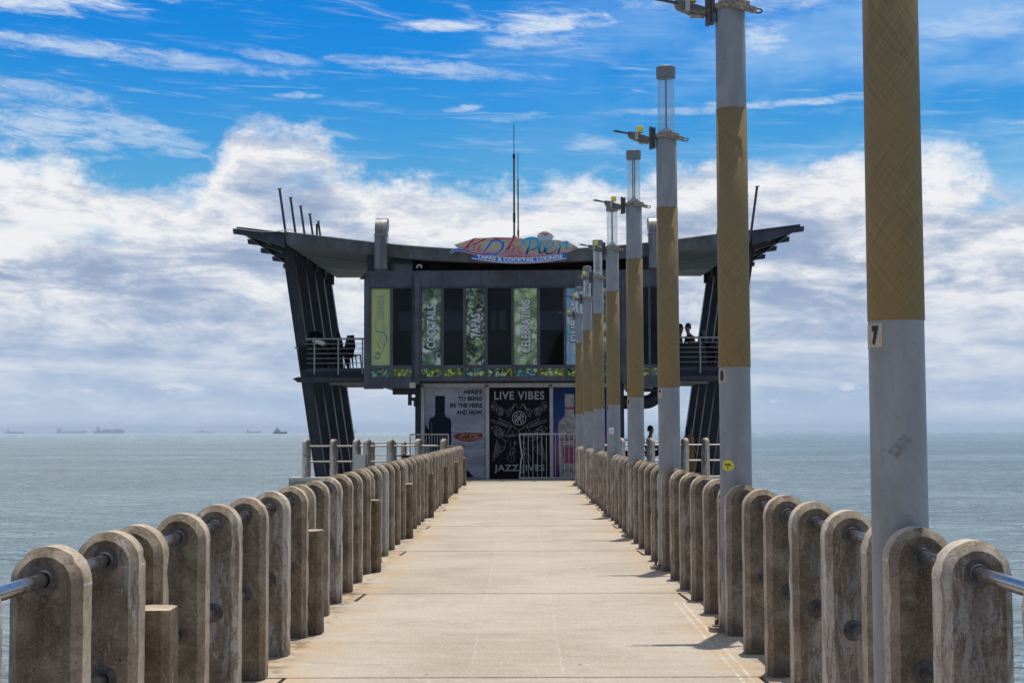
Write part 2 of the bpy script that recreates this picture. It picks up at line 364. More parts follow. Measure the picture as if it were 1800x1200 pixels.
    for jy in JOINTS:
        dj = t.math('ABSOLUTE', t.math('ADD', t.math('SUBTRACT', y, jy), t.math('MULTIPLY', wob, 0.25)))
        c = t.mix(t.math('MULTIPLY', t.math('MULTIPLY', t.ss(dj, 0.035, 0.0), t.ss(t.noise(pos, 8, 5, 0.8), 0.42, 0.60)), 0.5), c, (0.15, 0.12, 0.085))
    # rusty orange wash along the posts
    side = t.ss(t.math('ABSOLUTE', x), 1.05, 1.55)
    c = t.mix(t.math('MULTIPLY', t.math('MULTIPLY', side, t.ss(t.noise(pos, 1.7, 4, 0.6), 0.40, 0.62)), 0.55), c, (0.46, 0.285, 0.135))
    c = t.mix(t.math('MULTIPLY', t.math('MULTIPLY', t.ss(t.math('ABSOLUTE', x), 1.42, 1.58), t.ss(t.noise(pos, 6, 4, 0.6), 0.45, 0.6)), 0.6), c, (0.10, 0.075, 0.05))
    t.set(p.inputs['Base Color'], c); p.inputs['Roughness'].default_value = 0.9; p.inputs['Specular IOR Level'].default_value = 0.25
    b = t.n('ShaderNodeBump'); b.inputs['Strength'].default_value = 0.55; b.inputs['Distance'].default_value = 0.004
    t.set(b.inputs['Height'], t.math('ADD', t.noise(pos, 90, 3, 0.7), t.math('MULTIPLY', streak, 1.2))); t.set(p.inputs['Normal'], b.outputs[0])
M_deck = mat('weathered_deck_concrete', concrete_deck)

def post_conc(face):
    def fn(t, p, pos, out):
        x, y, z = t.sep(pos)
        oi = t.n('ShaderNodeObjectInfo'); wr = t.sep(oi.outputs['Color'])[0]
        n1 = t.noise(t.vmul(pos, (13.0, 13.0, 2.6)), 1.0, 9, 0.76, 0.6)
        n2 = t.noise(pos, 6.0, 9, 0.78, 0.3)
        grit = t.noise(pos, 160.0, 2, 0.7)
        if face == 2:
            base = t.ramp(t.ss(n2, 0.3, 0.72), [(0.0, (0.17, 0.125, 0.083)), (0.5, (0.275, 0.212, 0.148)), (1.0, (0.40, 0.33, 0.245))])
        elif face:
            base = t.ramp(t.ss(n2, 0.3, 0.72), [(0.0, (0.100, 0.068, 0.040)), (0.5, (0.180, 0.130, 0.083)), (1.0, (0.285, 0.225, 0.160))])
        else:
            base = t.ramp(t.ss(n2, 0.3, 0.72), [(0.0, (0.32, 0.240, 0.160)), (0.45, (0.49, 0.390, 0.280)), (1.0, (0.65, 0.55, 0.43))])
        # lime wash left in streaks; its amount differs from post to post
        thr = t.lin(wr, 0, 1, 0.70, 0.36)
        wash = t.math('MULTIPLY', t.ss(n1, thr, t.math('ADD', thr, 0.07)), t.ss(z, 1.08, 0.86, 0.45, 1.0))
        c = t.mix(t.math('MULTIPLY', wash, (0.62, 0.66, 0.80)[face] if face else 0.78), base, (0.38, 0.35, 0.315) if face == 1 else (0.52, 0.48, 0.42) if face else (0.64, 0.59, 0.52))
        # fine crazing
        ve = t.n('ShaderNodeTexVoronoi', feature='DISTANCE_TO_EDGE'); ve.inputs['Scale'].default_value = 9
        nn = t.n('ShaderNodeVectorMath', operation='ADD'); t.set(nn.inputs[0], pos); t.set(nn.inputs[1], t.vmul(t.noise(pos, 8, 4, 0.6, 0, True), (0.12, 0.12, 0.12))); t.set(ve.inputs['Vector'], nn.outputs[0])
        cr = t.math('MULTIPLY', t.ss(ve.outputs['Distance'], 0.03, 0.006), t.ss(t.noise(pos, 3, 2, 0.5), 0.50, 0.60))
        c = t.mix(t.math('MULTIPLY', cr, 0.35), c, (0.45, 0.37, 0.27))
        # patchy foot, darker towards the ground, and black mould
        foot = t.math('MULTIPLY', t.ss(z, 0.14, 0.0), t.ss(n2, 0.35, 0.6))
        c = t.mix(t.math('MULTIPLY', foot, 0.75), c, (0.055, 0.045, 0.035))
        c = t.mix(t.math('MULTIPLY', t.ss(t.noise(pos, 4.1, 5, 0.7), 0.60, 0.70), 0.45), c, (0.085, 0.06, 0.04))
        # casting seam where the round head starts
        seam = t.ss(t.math('ABSOLUTE', t.math('SUBTRACT', t.math('ADD', z, t.math('MULTIPLY', t.math('SUBTRACT', n2, 0.5), 0.012)), 0.963)), 0.006, 0.002)
        if not face: c = t.mix(t.math('MULTIPLY', t.math('MULTIPLY', seam, t.ss(t.noise(pos, 9, 4, 0.7), 0.42, 0.58)), 0.8), c, (0.80, 0.75, 0.66))
        # rusty dark run-off below the rail sockets
        lx, ly, lz = t.sep(t.n('ShaderNodeTexCoord').outputs['Object'])
        run = t.math('MULTIPLY', t.ss(t.math('ABSOLUTE', t.math('ADD', lx, t.math('MULTIPLY', t.math('SUBTRACT', n2, 0.5), 0.10))), 0.055, 0.012), t.math('MULTIPLY', t.ss(lz, 0.45, 0.97), t.ss(n1, 0.35, 0.60)))
        if face: c = t.mix(t.math('MULTIPLY', run, 0.65), c, (0.045, 0.028, 0.016))
        # exposed aggregate: pale grains and dark pits
        g1 = t.noise(pos, 120.0, 2, 0.5); g2 = t.noise(pos, 62.0, 3, 0.6)
        c = t.mix(t.math('MULTIPLY', t.ss(g1, 0.56, 0.66), 0.30), c, (0.40, 0.33, 0.24))
        c = t.mix(t.math('MULTIPLY', t.ss(g2, 0.44, 0.36), 0.35), c, (0.045, 0.033, 0.022))
        # scraped and scabbed patches with hard edges
        sc = t.noise(t.vmul(pos, (1, 1, 0.55)), 16.0, 9, 0.80, 0.4)
        c = t.mix(t.math('MULTIPLY', t.ss(sc, 0.57, 0.66), 0.30), c, (0.36, 0.32, 0.27) if face else (0.60, 0.54, 0.45))
        c = t.mix(t.math('MULTIPLY', t.ss(sc, 0.42, 0.35), 0.26), c, (0.060, 0.043, 0.028) if face else (0.17, 0.125, 0.08))
        t.set(p.inputs['Base Color'], c); p.inputs['Roughness'].default_value = 0.88; p.inputs['Specular IOR Level'].default_value = 0.25
        b = t.n('ShaderNodeBump'); b.inputs['Strength'].default_value = 0.9; b.inputs['Distance'].default_value = 0.005
        t.set(b.inputs['Height'], t.math('ADD', t.noise(pos, 75, 4, 0.8), t.math('ADD', t.math('MULTIPLY', n1, 0.8), sc))); t.set(p.inputs['Normal'], b.outputs[0])
    return fn
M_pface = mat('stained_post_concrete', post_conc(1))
M_pcham = mat('worn_shaded_chamfer_concrete', post_conc(2))  # mid tone: chamfer shading painted into the colour along with its stain
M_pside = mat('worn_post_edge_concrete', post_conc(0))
M_steel = mat('rail_steel', col=(0.36, 0.35, 0.35), rough=0.22, metal=0.95, var=0.12, vscale=25)
M_flange = mat('flange_gunmetal', col=(0.085, 0.078, 0.070), rough=0.6, metal=0.2, var=0.5, vscale=30)
def pole_paint(t, p, pos, out):
    n = t.noise(t.vmul(pos, (4, 4, 1.6)), 1.0, 6, 0.65, 1.2); sc = t.noise(t.vmul(pos, (3, 3, 7)), 2.0, 7, 0.75, 2.0)
    c = t.mix(t.ss(n, 0.35, 0.7), (0.245, 0.238, 0.230), (0.315, 0.308, 0.298))
    c = t.mix(t.math('MULTIPLY', t.ss(sc, 0.58, 0.68), 0.45), c, (0.15, 0.142, 0.135))
    zz = t.sep(pos)[2]; ru = t.noise(t.vmul(pos, (9, 9, 4)), 1.0, 6, 0.7, 0.5)
    c = t.mix(t.math('MULTIPLY', t.math('MULTIPLY', t.ss(zz, 0.30, 0.0), t.ss(ru, 0.42, 0.56)), 0.8), c, (0.16, 0.085, 0.045))
    c = t.mix(t.math('MULTIPLY', t.ss(ru, 0.66, 0.72), 0.4), c, (0.17, 0.11, 0.075))
    t.set(p.inputs['Base Color'], c); p.inputs['Roughness'].default_value = 0.5; p.inputs['Specular IOR Level'].default_value = 0.3
M_pole = mat('grey_pole_paint', pole_paint)
def wrap(t, p, pos, out):
    tc = t.n('ShaderNodeTexCoord').outputs['Object']; x, y, z = t.sep(tc)
    a = t.math('ARCTAN2', x, y)     # filament-wound fibreglass: two crossing helices
    tot = None; oi = t.n('ShaderNodeObjectInfo'); z = t.math('ADD', z, t.math('MULTIPLY', oi.outputs['Random'], 7.0))
    for sgn, off in ((1, 0.0), (-1, 4.0)):
        u = t.math('ADD', t.math('MULTIPLY', a, 0.12*sgn*1.3), z)
        v = t.math('SUBTRACT', t.math('MULTIPLY', a, 0.12*sgn*1.3), z)
        nz = t.noise(t.comb(t.math('MULTIPLY', u, 150.0), t.math('MULTIPLY', v, 1.2), off), 1.0, 3, 0.7)
        tot = nz if tot is None else t.math('ADD', tot, nz)
    fine = t.ss(tot, 0.78, 1.24)
    big = t.noise(tc, 3.0, 5, 0.6)
    c = t.mix(fine, (0.185, 0.125, 0.050), (0.28, 0.198, 0.088))
    lines = t.ss(tot, 1.22, 1.34)
    c = t.mix(t.math('MULTIPLY', lines, 0.35), c, (0.45, 0.35, 0.19))
    c = t.mix(t.math('MULTIPLY', t.ss(big, 0.55, 0.75), 0.28), c, (0.11, 0.068, 0.03))
    t.set(p.inputs['Base Color'], c); p.inputs['Roughness'].default_value = 0.6; p.inputs['Specular IOR Level'].default_value = 0.3
    b = t.n('ShaderNodeBump'); b.inputs['Strength'].default_value = 0.4; b.inputs['Distance'].default_value = 0.002
    t.set(b.inputs['Height'], tot); t.set(p.inputs['Normal'], b.outputs[0])
M_wrap = mat('khaki_wound_fibreglass', wrap)
M_cap = mat('lamp_cap_grey', col=(0.17, 0.175, 0.165), rough=0.5, var=0.15, vscale=9)
M_brk = mat('bracket_grimy_metal', col=(0.145, 0.128, 0.098), rough=0.62, metal=0.25, var=0.45, vscale=25)
M_brkd = mat('bracket_dark_metal', col=(0.075, 0.070, 0.060), rough=0.55, metal=0.3, var=0.35, vscale=25)
M_rust = mat('rusty_clamp_metal', col=(0.30, 0.235, 0.165), rough=0.75, metal=0.1, var=0.5, vscale=35)
M_yel = mat('yellow_beacon_plastic', col=(0.85, 0.66, 0.035), rough=0.4)
def lens(t, p, pos, out):
    tr = t.n('ShaderNodeBsdfTransparent'); tr.inputs[0].default_value = (0.96, 0.97, 0.97, 1)
    gl = t.n('ShaderNodeBsdfGlossy'); gl.inputs[1].default_value = 0.12
    df = t.n('ShaderNodeBsdfDiffuse'); df.inputs[0].default_value = (0.75, 0.75, 0.72, 1)
    lw = t.n('ShaderNodeLayerWeight'); lw.inputs[0].default_value = 0.35
    m1 = t.n('ShaderNodeMixShader'); t.set(m1.inputs[0], t.lin(lw.outputs['Facing'], 0, 1, 0.04, 0.35)); t.set(m1.inputs[1], tr.outputs[0]); t.set(m1.inputs[2], gl.outputs[0])
    m2 = t.n('ShaderNodeMixShader'); t.set(m2.inputs[0], t.lin(t.noise(t.vmul(pos, (6, 6, 2)), 2, 4, 0.6), 0.3, 0.8, 0.05, 0.16)); t.set(m2.inputs[1], m1.outputs[0]); t.set(m2.inputs[2], df.outputs[0])
    t.t.links.new(m2.outputs[0], out.inputs[0])
M_lens = mat('clear_lens_plastic', lens)
M_plate = mat('cream_number_plate', col=(0.50, 0.40, 0.26), rough=0.6, var=0.1, vscale=20)
M_black = mat('black_paint', col=(0.012, 0.012, 0.013), rough=0.5)
M_white = mat('white_paint', col=(0.72, 0.71, 0.69), rough=0.5, var=0.08, vscale=8)
M_frame = mat('aluminium_shop_frame', col=(0.36, 0.355, 0.35), rough=0.5, var=0.15, vscale=5)
def painted(c0, streak=(0.11, 0.085, 0.065), amt=0.5):
    def fn(t, p, pos, out):
        n = t.noise(pos, 1.4, 6, 0.65, 0.4); v = t.noise(t.vmul(pos, (7.0, 7.0, 0.5)), 1.0, 7, 0.70, 0.3); ru = t.noise(t.vmul(pos, (5.0, 5.0, 1.2)), 1.0, 6, 0.72, 0.5)
        c = t.mix(t.ss(n, 0.35, 0.65), tuple(q*0.78 for q in c0), tuple(q*1.22 for q in c0))
        c = t.mix(t.math('MULTIPLY', t.ss(v, 0.50, 0.66), 0.35), c, tuple(q*0.50 for q in c0))
        c = t.mix(t.math('MULTIPLY', t.ss(v, 0.46, 0.34), 0.30), c, tuple(min(1, q*1.7+0.01) for q in c0))
        c = t.mix(t.math('MULTIPLY', t.ss(ru, 0.62, 0.72), amt), c, streak)
        t.set(p.inputs['Base Color'], c); p.inputs['Roughness'].default_value = 0.5; p.inputs['Specular IOR Level'].default_value = 0.3
    return fn
M_dark = mat('dark_steel_paint', painted((0.045, 0.046, 0.053)))
M_darker = mat('dark_beam_paint', painted((0.024, 0.0245, 0.028), amt=0.22))
M_fascia = mat('grey_fascia_panel', painted((0.075, 0.076, 0.086), amt=0.18))
def roofc(t, p, pos, out):
    n = t.noise(t.vmul(pos, (2.2, 2.2, 0.7)), 1.0, 6, 0.65, 0.6); n2 = t.noise(pos, 0.8, 5, 0.6)
    c = t.mix(t.ss(t.math('ADD', t.math('MULTIPLY', n, 0.6), t.math('MULTIPLY', n2, 0.4)), 0.38, 0.62), (0.065, 0.064, 0.062), (0.135, 0.13, 0.124))
    t.set(p.inputs['Base Color'], c); p.inputs['Roughness'].default_value = 0.8
M_roof = mat('roof_concrete', roofc)
def soff(t, p, pos, out):
    n = t.noise(t.vmul(pos, (0.5, 3.0, 1)), 1.0, 6, 0.65, 0.6)
    t.set(p.inputs['Base Color'], t.mix(t.ss(n, 0.38, 0.64), (0.085, 0.083, 0.076), (0.19, 0.183, 0.168))); p.inputs['Roughness'].default_value = 0.85
M_soff = mat('stained_soffit', soff)
def ductm(t, p, pos, out):
    n = t.noise(t.vmul(pos, (6, 6, 1.0)), 1.0, 6, 0.65, 0.5)
    c = t.mix(t.ss(n, 0.4, 0.7), (0.12, 0.115, 0.11), (0.22, 0.21, 0.20))
    c = t.mix(t.math('MULTIPLY', t.ss(t.noise(t.vmul(pos, (9, 9, 2)), 1, 4, 0.6), 0.60, 0.72), 0.6), c, (0.22, 0.12, 0.06))
    t.set(p.inputs['Base Color'], c); p.inputs['Roughness'].default_value = 0.45; p.inputs['Metallic'].default_value = 0.45
M_duct = mat('weathered_duct_metal', ductm)
def glassm(t, p, pos, out):
    tr = t.n('ShaderNodeBsdfTransparent'); tr.inputs[0].default_value = (0.20, 0.215, 0.25, 1)
    gl = t.n('ShaderNodeBsdfGlossy'); gl.inputs[0].default_value = (0.55, 0.6, 0.65, 1); gl.inputs[1].default_value = 0.03
    b = t.n('ShaderNodeBump'); b.inputs['Strength'].default_value = 0.05; t.set(b.inputs['Height'], t.noise(pos, 1.5, 2, 0.5)); t.set(gl.inputs['Normal'], b.outputs[0])
    m = t.n('ShaderNodeMixShader'); m.inputs[0].default_value = 0.022; t.set(m.inputs[1], tr.outputs[0]); t.set(m.inputs[2], gl.outputs[0])
    t.t.links.new(m.outputs[0], out.inputs[0])
M_glass = mat('tinted_window_glass', glassm)
def glassm2(t, p, pos, out):
    tr = t.n('ShaderNodeBsdfTransparent'); tr.inputs[0].default_value = (0.42, 0.45, 0.52, 1)
    gl = t.n('ShaderNodeBsdfGlossy'); gl.inputs[1].default_value = 0.1
    m = t.n('ShaderNodeMixShader'); m.inputs[0].default_value = 0.05; t.set(m.inputs[1], tr.outputs[0]); t.set(m.inputs[2], gl.outputs[0]); t.t.links.new(m.outputs[0], out.inputs[0])
M_glass2 = mat('rear_window_glass', glassm2)
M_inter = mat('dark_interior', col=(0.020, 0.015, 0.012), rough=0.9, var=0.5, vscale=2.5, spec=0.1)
M_wood = mat('pale_bamboo', col=(0.40, 0.27, 0.12), rough=0.7, var=0.2, vscale=8)
M_beige = mat('beige_plastic_box', col=(0.45, 0.40, 0.33), rough=0.6)
M_balc = mat('pale_balcony_underside', col=(0.33, 0.31, 0.26), rough=0.7, var=0.2)
M_galv = mat('galvanised_rail', col=(0.30, 0.28, 0.25), rough=0.4, metal=0.6, var=0.2, vscale=8)
M_barr = mat('galvanised_barrier', col=(0.40, 0.38, 0.34), rough=0.45, metal=0.2, var=0.15, vscale=8)
M_blackpl = mat('black_chair_plastic', col=(0.010, 0.009, 0.010), rough=0.5, spec=0.2)

def banner_mat(name, c0, c1, c2, c3, scale, dist=1.4, stops=(0.40, 0.50, 0.60, 0.74), chevron=False, seed=0.0):
    def fn(t, p, pos, out):
        x, y, z = t.sep(pos); v = t.comb(t.math('ADD', x, seed), 0.0, z)
        if chevron:
            k = t.math('PINGPONG', t.math('MULTIPLY', x, 9.0), 0.5)
            w = t.math('SINE', t.math('MULTIPLY', t.math('ADD', t.math('MULTIPLY', z, 8.0), k), 10.0))
            c = t.mix(t.ss(w, -0.6, 0.6), c0, c1)
        else:
            nn = t.n('ShaderNodeVectorMath', operation='ADD'); t.set(nn.inputs[0], v); t.set(nn.inputs[1], t.vmul(t.noise(v, scale*0.6, 3, 0.5, 0.0, True), (dist/scale,)*3))
            vo = t.n('ShaderNodeTexVoronoi', feature='F1'); vo.inputs['Scale'].default_value = scale; t.set(vo.inputs['Vector'], nn.outputs[0])
            v2 = t.n('ShaderNodeTexVoronoi', feature='F1'); v2.inputs['Scale'].default_value = scale*2.3; t.set(v2.inputs['Vector'], nn.outputs[0])
            n = t.noise(v, scale*2.0, 6, 0.68, 1.5); hue = t.sep(vo.outputs['Color'])[0]; hu2 = t.sep(v2.outputs['Color'])[1]
            ca = t.ramp(hue, [(0.0, c0), (0.22, c1), (0.50, c2), (0.78, c3)], 'CONSTANT')
            cb = t.ramp(hu2, [(0.0, c1), (0.30, c0), (0.52, c3), (0.75, c2)], 'CONSTANT')
            c = t.mix(t.ss(n, 0.46, 0.54), ca, cb)
            c = t.mix(t.math('MULTIPLY', t.ss(vo.outputs['Distance'], 0.30, 0.62), 0.75), c, c0)
            c = t.mix(t.math('MULTIPLY', t.ss(v2.outputs['Distance'], 0.16, 0.02), 0.35), c, c3)
        t.set(p.inputs['Base Color'], c); p.inputs['Roughness'].default_value = 0.5; p.inputs['Specular IOR Level'].default_value = 0.2
    return mat(name, fn)

# ------------------------------------------------------------------ sea
SEA = -5.0
def sea(t, p, pos, out):
    x, y, z = t.sep(pos)
    def ridg(sc, sx, seed, dist=0.5):      # short-crested chop, sharpened towards the crests
        n = t.noise(t.comb(t.math('MULTIPLY', x, sx), y, seed), sc, 4, 0.62, dist)
        return t.math('POWER', t.math('SUBTRACT', 1.0, t.math('MULTIPLY', t.math('ABSOLUTE', t.math('SUBTRACT', n, 0.5)), 3.2), 0.0, True), 1.6)
    n1 = ridg(2.4, 0.45, 1.0); n2 = ridg(0.80, 0.42, 5.0); n3 = ridg(0.22, 0.40, 9.0); n4 = t.noise(t.vmul(pos, (0.02, 0.06, 1)), 1.0, 3, 0.6)
    amp = t.lin(t.noise(t.vmul(pos, (0.010, 0.03, 1)), 1.0, 4, 0.6, 0.4), 0.3, 0.7, 0.7, 1.2)
    hgt = t.math('MULTIPLY', t.math('ADD', t.math('MULTIPLY', n1, 0.26), t.math('ADD', t.math('MULTIPLY', n2, 0.80), t.math('ADD', t.math('MULTIPLY', n3, 0.95), t.math('MULTIPLY', n4, 1.0)))), amp)
    b = t.n('ShaderNodeBump'); b.inputs['Strength'].default_value = 1.0; b.inputs['Distance'].default_value = 1.0
    t.set(b.inputs['Height'], hgt); t.set(p.inputs['Normal'], b.outputs[0])
    lr = t.ss(x, -60, 120)
    c = t.mix(lr, (0.395, 0.475, 0.500), (0.300, 0.415, 0.490))
    c = t.mix(t.ss(t.noise(t.vmul(pos, (0.004, 0.012, 1)), 1.0, 5, 0.6, 0.4), 0.35, 0.65), c, t.mix(lr, (0.325, 0.400, 0.415), (0.235, 0.340, 0.415)))
    df = t.n('ShaderNodeBsdfDiffuse'); t.set(df.inputs[0], c); t.set(df.inputs['Normal'], b.outputs[0])
    gl = t.n('ShaderNodeBsdfGlossy'); gl.inputs[1].default_value = 0.07; t.set(gl.inputs['Normal'], b.outputs[0])
    fr = t.n('ShaderNodeFresnel'); fr.inputs[0].default_value = 1.33; t.set(fr.inputs['Normal'], b.outputs[0])
    m = t.n('ShaderNodeMixShader'); t.set(m.inputs[0], t.lin(fr.outputs[0], 0.03, 0.85, 0.05, 0.88))    # chop keeps the far sea from mirroring fully
    t.set(m.inputs[1], df.outputs[0]); t.set(m.inputs[2], gl.outputs[0]); t.t.links.new(m.outputs[0], out.inputs[0])
M_sea = mat('sea_water', sea)
# near water is a real wavy grid, joined to flat water that reaches the horizon
def build_sea():
    ys = [-60]+list(np.geomspace(8, 520, 420)); xs_n = 150
    vs = []; fs = []
    r2 = np.random.RandomState(3); comps = []
    for _ in range(26):
        L = r2.uniform(1.6, 16); th = r2.normal(math.pi/2, 0.45); comps.append((2*math.pi/L*math.cos(th), 2*math.pi/L*math.sin(th), 0.0042*L**0.9, r2.uniform(0, 6.28)))
    for yy in ys:
        hw = 40+abs(yy)*0.75
        for i in range(xs_n+1):
            xx = -hw+2*hw*i/xs_n; zz = 0
            att = min(1, max(0, (520-yy)/150))*min(1, (hw-abs(xx))/8)
            for kx, ky, a, ph in comps:
                if 6.28/math.hypot(kx, ky) > 0.012*abs(yy): zz += a*math.sin(kx*xx+ky*yy+ph)
            # one small breaker rolling in on the left
            zz += 0.55*math.exp(-((yy-79-1.5*math.sin(xx*0.13))/1.6)**2)*math.exp(-((xx+30)/13)**2)
            vs.append((xx, yy, SEA+zz*att))
    n = xs_n+1
    for j in range(len(ys)-1):
        for i in range(xs_n): a = j*n+i; fs.append((a, a+1, a+n+1, a+n))
    # skirt of flat water out to the horizon, butted to the grid's border
    edge = [j*n for j in range(len(ys))][::-1] + list(range(0, n)) + [j*n+xs_n for j in range(len(ys))] + list(range((len(ys)-1)*n, len(ys)*n))[::-1]
    seq = []
    for e in edge:
        if not seq or seq[-1] != e: seq.append(e)
    if seq[0] == seq[-1]: seq.pop()
    rad = []
    prev = seq
    for k, Rr in enumerate((1500, 6000, 30000)):
        cur = []
        for e in seq:
            v = vs[e]; a = math.atan2(v[1]-200, v[0]); cur.append(len(vs)); vs.append((Rr*math.cos(a), 200+Rr*math.sin(a), SEA))
        m = len(seq)
        for i in range(m): fs.append((prev[i], prev[(i+1) % m], cur[(i+1) % m], cur[i]))
        prev = cur
    me = bpy.data.meshes.new('sea'); me.from_pydata(vs, [], fs); me.materials.append(M_sea)
    bm = bmesh.new(); bm.from_mesh(me); bmesh.ops.recalc_face_normals(bm, faces=bm.faces)
    if sum(f.normal.z for f in bm.faces) < 0: bmesh.ops.reverse_faces(bm, faces=bm.faces)
    bm.to_mesh(me); bm.free(); me.polygons.foreach_set('use_smooth', [True]*len(me.polygons))
    o = bpy.data.objects.new('sea', me); COL.objects.link(o); tag(o, kind='structure')
build_sea()

# ------------------------------------------------------------------ pier deck
JO = [3.72, 8.52, 13.22, 18.08, 23.0, 28.0, 33.0, 38.2]         # near edge of each cross strip, 0.63 m deep
mb = MB(); HW = 1.92; g = 0.0035
y = -3.0
for j in JO:
    mb.box(-HW, HW, y+g, j-g, -0.22, 0.0)
    w = 0.63
    mb.prism([(-1.462, j+g), (1.462, j+g), (1.44, j+w-g), (-1.44, j+w-g)], -0.22, -0.002, axis='z')
    for s in (-1, 1):
        mb.prism([(s*1.505, j+g), (s*HW, j+g), (s*HW, j+w-g), (s*1.468, j+w-g)], -0.22, -0.004, axis='z')
    y = j+w
mb.box(-HW, HW, y+g, 44.0-g, -0.22, 0.0)
mb.box(-HW+0.1, HW-0.1, -3, 44.0, -0.6, -0.23)
mb.box(-6.9, 6.8, 44.0+g, 66, -0.45, 0.0)
deck = mb.build('pier_deck', M_deck); tag(deck, kind='structure')
# raised edge beam under the cross fences
for s, x0, x1 in ((-1, -6.9, -1.95), (1, 1.95, 6.8)):
    k = MB().box(x0, x1, 44.012, 44.62, 0.004, 0.15).build('deck_kerb', M_pside); tag(k, kind='structure')

# ------------------------------------------------------------------ railing posts
PH = 1.10; PW = 0.26; PT = 0.17; CH = 0.034
def post_mesh(seed, H=PH, Wd=PW, T=PT):
    q = random.Random(seed); r0 = Wd/2; zc = H-r0
    outl = []; inn = []
    nz = 12
    for i in range(nz+1): outl.append((-r0, zc*i/nz))
    na = 16
    for i in range(1, na): a = math.pi-math.pi*i/na; outl.append((r0*math.cos(a), zc+r0*math.sin(a)))
    for i in range(nz, -1, -1): outl.append((r0, zc*i/nz))
    for (x, z) in outl:
        if z <= zc: ix = math.copysign(r0-CH, x); iz = z
        else: k = (r0-CH)/r0; ix = x*k; iz = zc+(z-zc)*k
        inn.append((ix, iz))
    n = len(outl); mb = MB(); vs = []
    bites = {}
    for _ in range(q.choice([1, 2, 3])):
        b0 = q.randrange(2, n-2); bites.update({b0: q.uniform(0.004, 0.012), b0+1: q.uniform(0.0, 0.006)})
    for (pl, yy, amp) in ((inn, -T/2, 0.0022), (outl, -T/2+CH, 0.0016), (outl, T/2-CH, 0.0016), (inn, T/2, 0.0022)):
        for k_, (x, z) in enumerate(pl):
            chip = 0.010*q.random() if q.random() < 0.10 else 0
            if pl is outl and amp < 0.002 and yy < 0: chip += bites.get(k_, 0)
            sc = 1-(q.uniform(-amp, amp)+chip)/max(0.05, abs(x)+0.02)
            vs.append((x*sc, yy+q.uniform(-0.0008, 0.0008), z+q.uniform(-amp, amp)*0.5*(z > 0.01)))
    mb.v = vs
    for r in range(3):
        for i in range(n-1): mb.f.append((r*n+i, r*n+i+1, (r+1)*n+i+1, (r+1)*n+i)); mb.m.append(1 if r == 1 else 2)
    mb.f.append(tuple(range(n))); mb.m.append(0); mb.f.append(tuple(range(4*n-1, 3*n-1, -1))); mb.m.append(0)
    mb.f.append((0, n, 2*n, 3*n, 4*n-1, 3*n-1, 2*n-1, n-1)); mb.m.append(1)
    me = mb.mesh('slab', [M_pface, M_pside, M_pcham]); me.polygons.foreach_set('use_smooth', [True]*len(me.polygons)); me.set_sharp_from_angle(angle=R(22))
    return me
PM = [post_mesh(s) for s in range(12)]
RZ = (0.985, 0.515)
fl = MB()
fl.lathe([(0.0265, 0.0), (0.052, 0.0), (0.051, 0.004), (0.036, 0.006), (0.033, 0.014), (0.0265, 0.015)], n=24, cap=False)
me_fl = fl.mesh('flange', M_flange); me_fl.polygons.foreach_set('use_smooth', [True]*len(me_fl.polygons)); me_fl.set_sharp_from_angle(angle=R(35))
def post(x, y, label, group, rz=0.0, white=None, z=0.0, sc=1.0, flanges=True):
    o = thing('railing_post', label, 'post', (x, y, z), rz, group)
    b = bpy.data.objects.new('slab', PM[rnd.randrange(12)]); COL.objects.link(b); b.parent = o
    b.scale = (1 if rnd.random() < 0.5 else -1, 1, sc)
    w = white if white is not None else rnd.choice([0.10, 0.2, 0.35, 0.5, 0.7]); b.color = (w, 0, 0, 1)
    if flanges:
        for zz in RZ:
            for s in (-1, 1):
                f = bpy.data.objects.new('flange', me_fl); COL.objects.link(f); f.parent = o
                f.location = (0, s*(PT/2-0.001), zz*sc); f.rotation_euler = (R(90) if s < 0 else R(-90), 0, 0)
    return o
SR = [6.37, 11.2, 16.2, 21.1, 26.15, 31.1, 36.1, 41.2]; SL = [6.27, 11.15, 16.0, 21.0, 26.0, 31.15, 36.15, 41.4]
NUM = ['7', '8', '9', '0', '1', '2', '3', '4']; ORD = ['first', 'second', 'third', 'fourth', 'fifth', 'sixth', 'seventh', 'eighth']
GR = 'round-topped concrete posts of the right railing'; GL = 'round-topped concrete posts of the left railing'
def XR(y): return 1.505+PW/2
def XL(y): return -(1.545+0.075*min(1, max(0, (y-6)/13)))-PW/2
post(XR(0), 4.45, 'round-topped concrete post cut by the photo\'s right edge', GR, white=0.3)
post(XR(0), 5.43, 'whitish round-topped concrete post nearest in full view on the right', GR, white=0.72)
post(XL(0), 4.38, 'round-topped concrete post cut by the photo\'s left edge', GL, white=0.3)
post(XL(0), 5.30, 'brown round-topped concrete post nearest in full view on the left', GL, white=0.25)
WR = {(0, 2): 0.62, (0, 3): 0.3, (1, 3): 0.5}; WL = {(0, 1): 0.2, (0, 2): 0.66, (0, 3): 0.3, (0, 4): 0.75, (1, 3): 0.2, (2, 1): 0.35, (2, 2): 0.98}
for i in range(8):
    for side, ST, XX, G, WW in (('right', SR, XR, GR, WR), ('left', SL, XL, GL, WL)):
        s0 = ST[i]
        ref = ('lamp pole numbered %s' % NUM[i]) if side == 'right' else ('%s short stub block' % ORD[i])
        post(XX(s0), s0-0.20, 'round-topped concrete post just in front of the %s, %s railing' % (ref, side), G)
        post(XX(s0), s0+0.20, 'round-topped concrete post just behind the %s, %s railing' % (ref, side), G)
        if i < 7:
            a = s0+0.20; b = ST[i+1]-0.20
            for k in range(1, 5):
                yy = a+(b-a)*k/5+rnd.uniform(-0.012, 0.012)
                post(XX(yy), yy, '%s round-topped post beyond the %s, %s railing' % (['second', 'third', 'fourth', 'fifth'][k-1], ref, side), G, white=WW.get((i, k)))
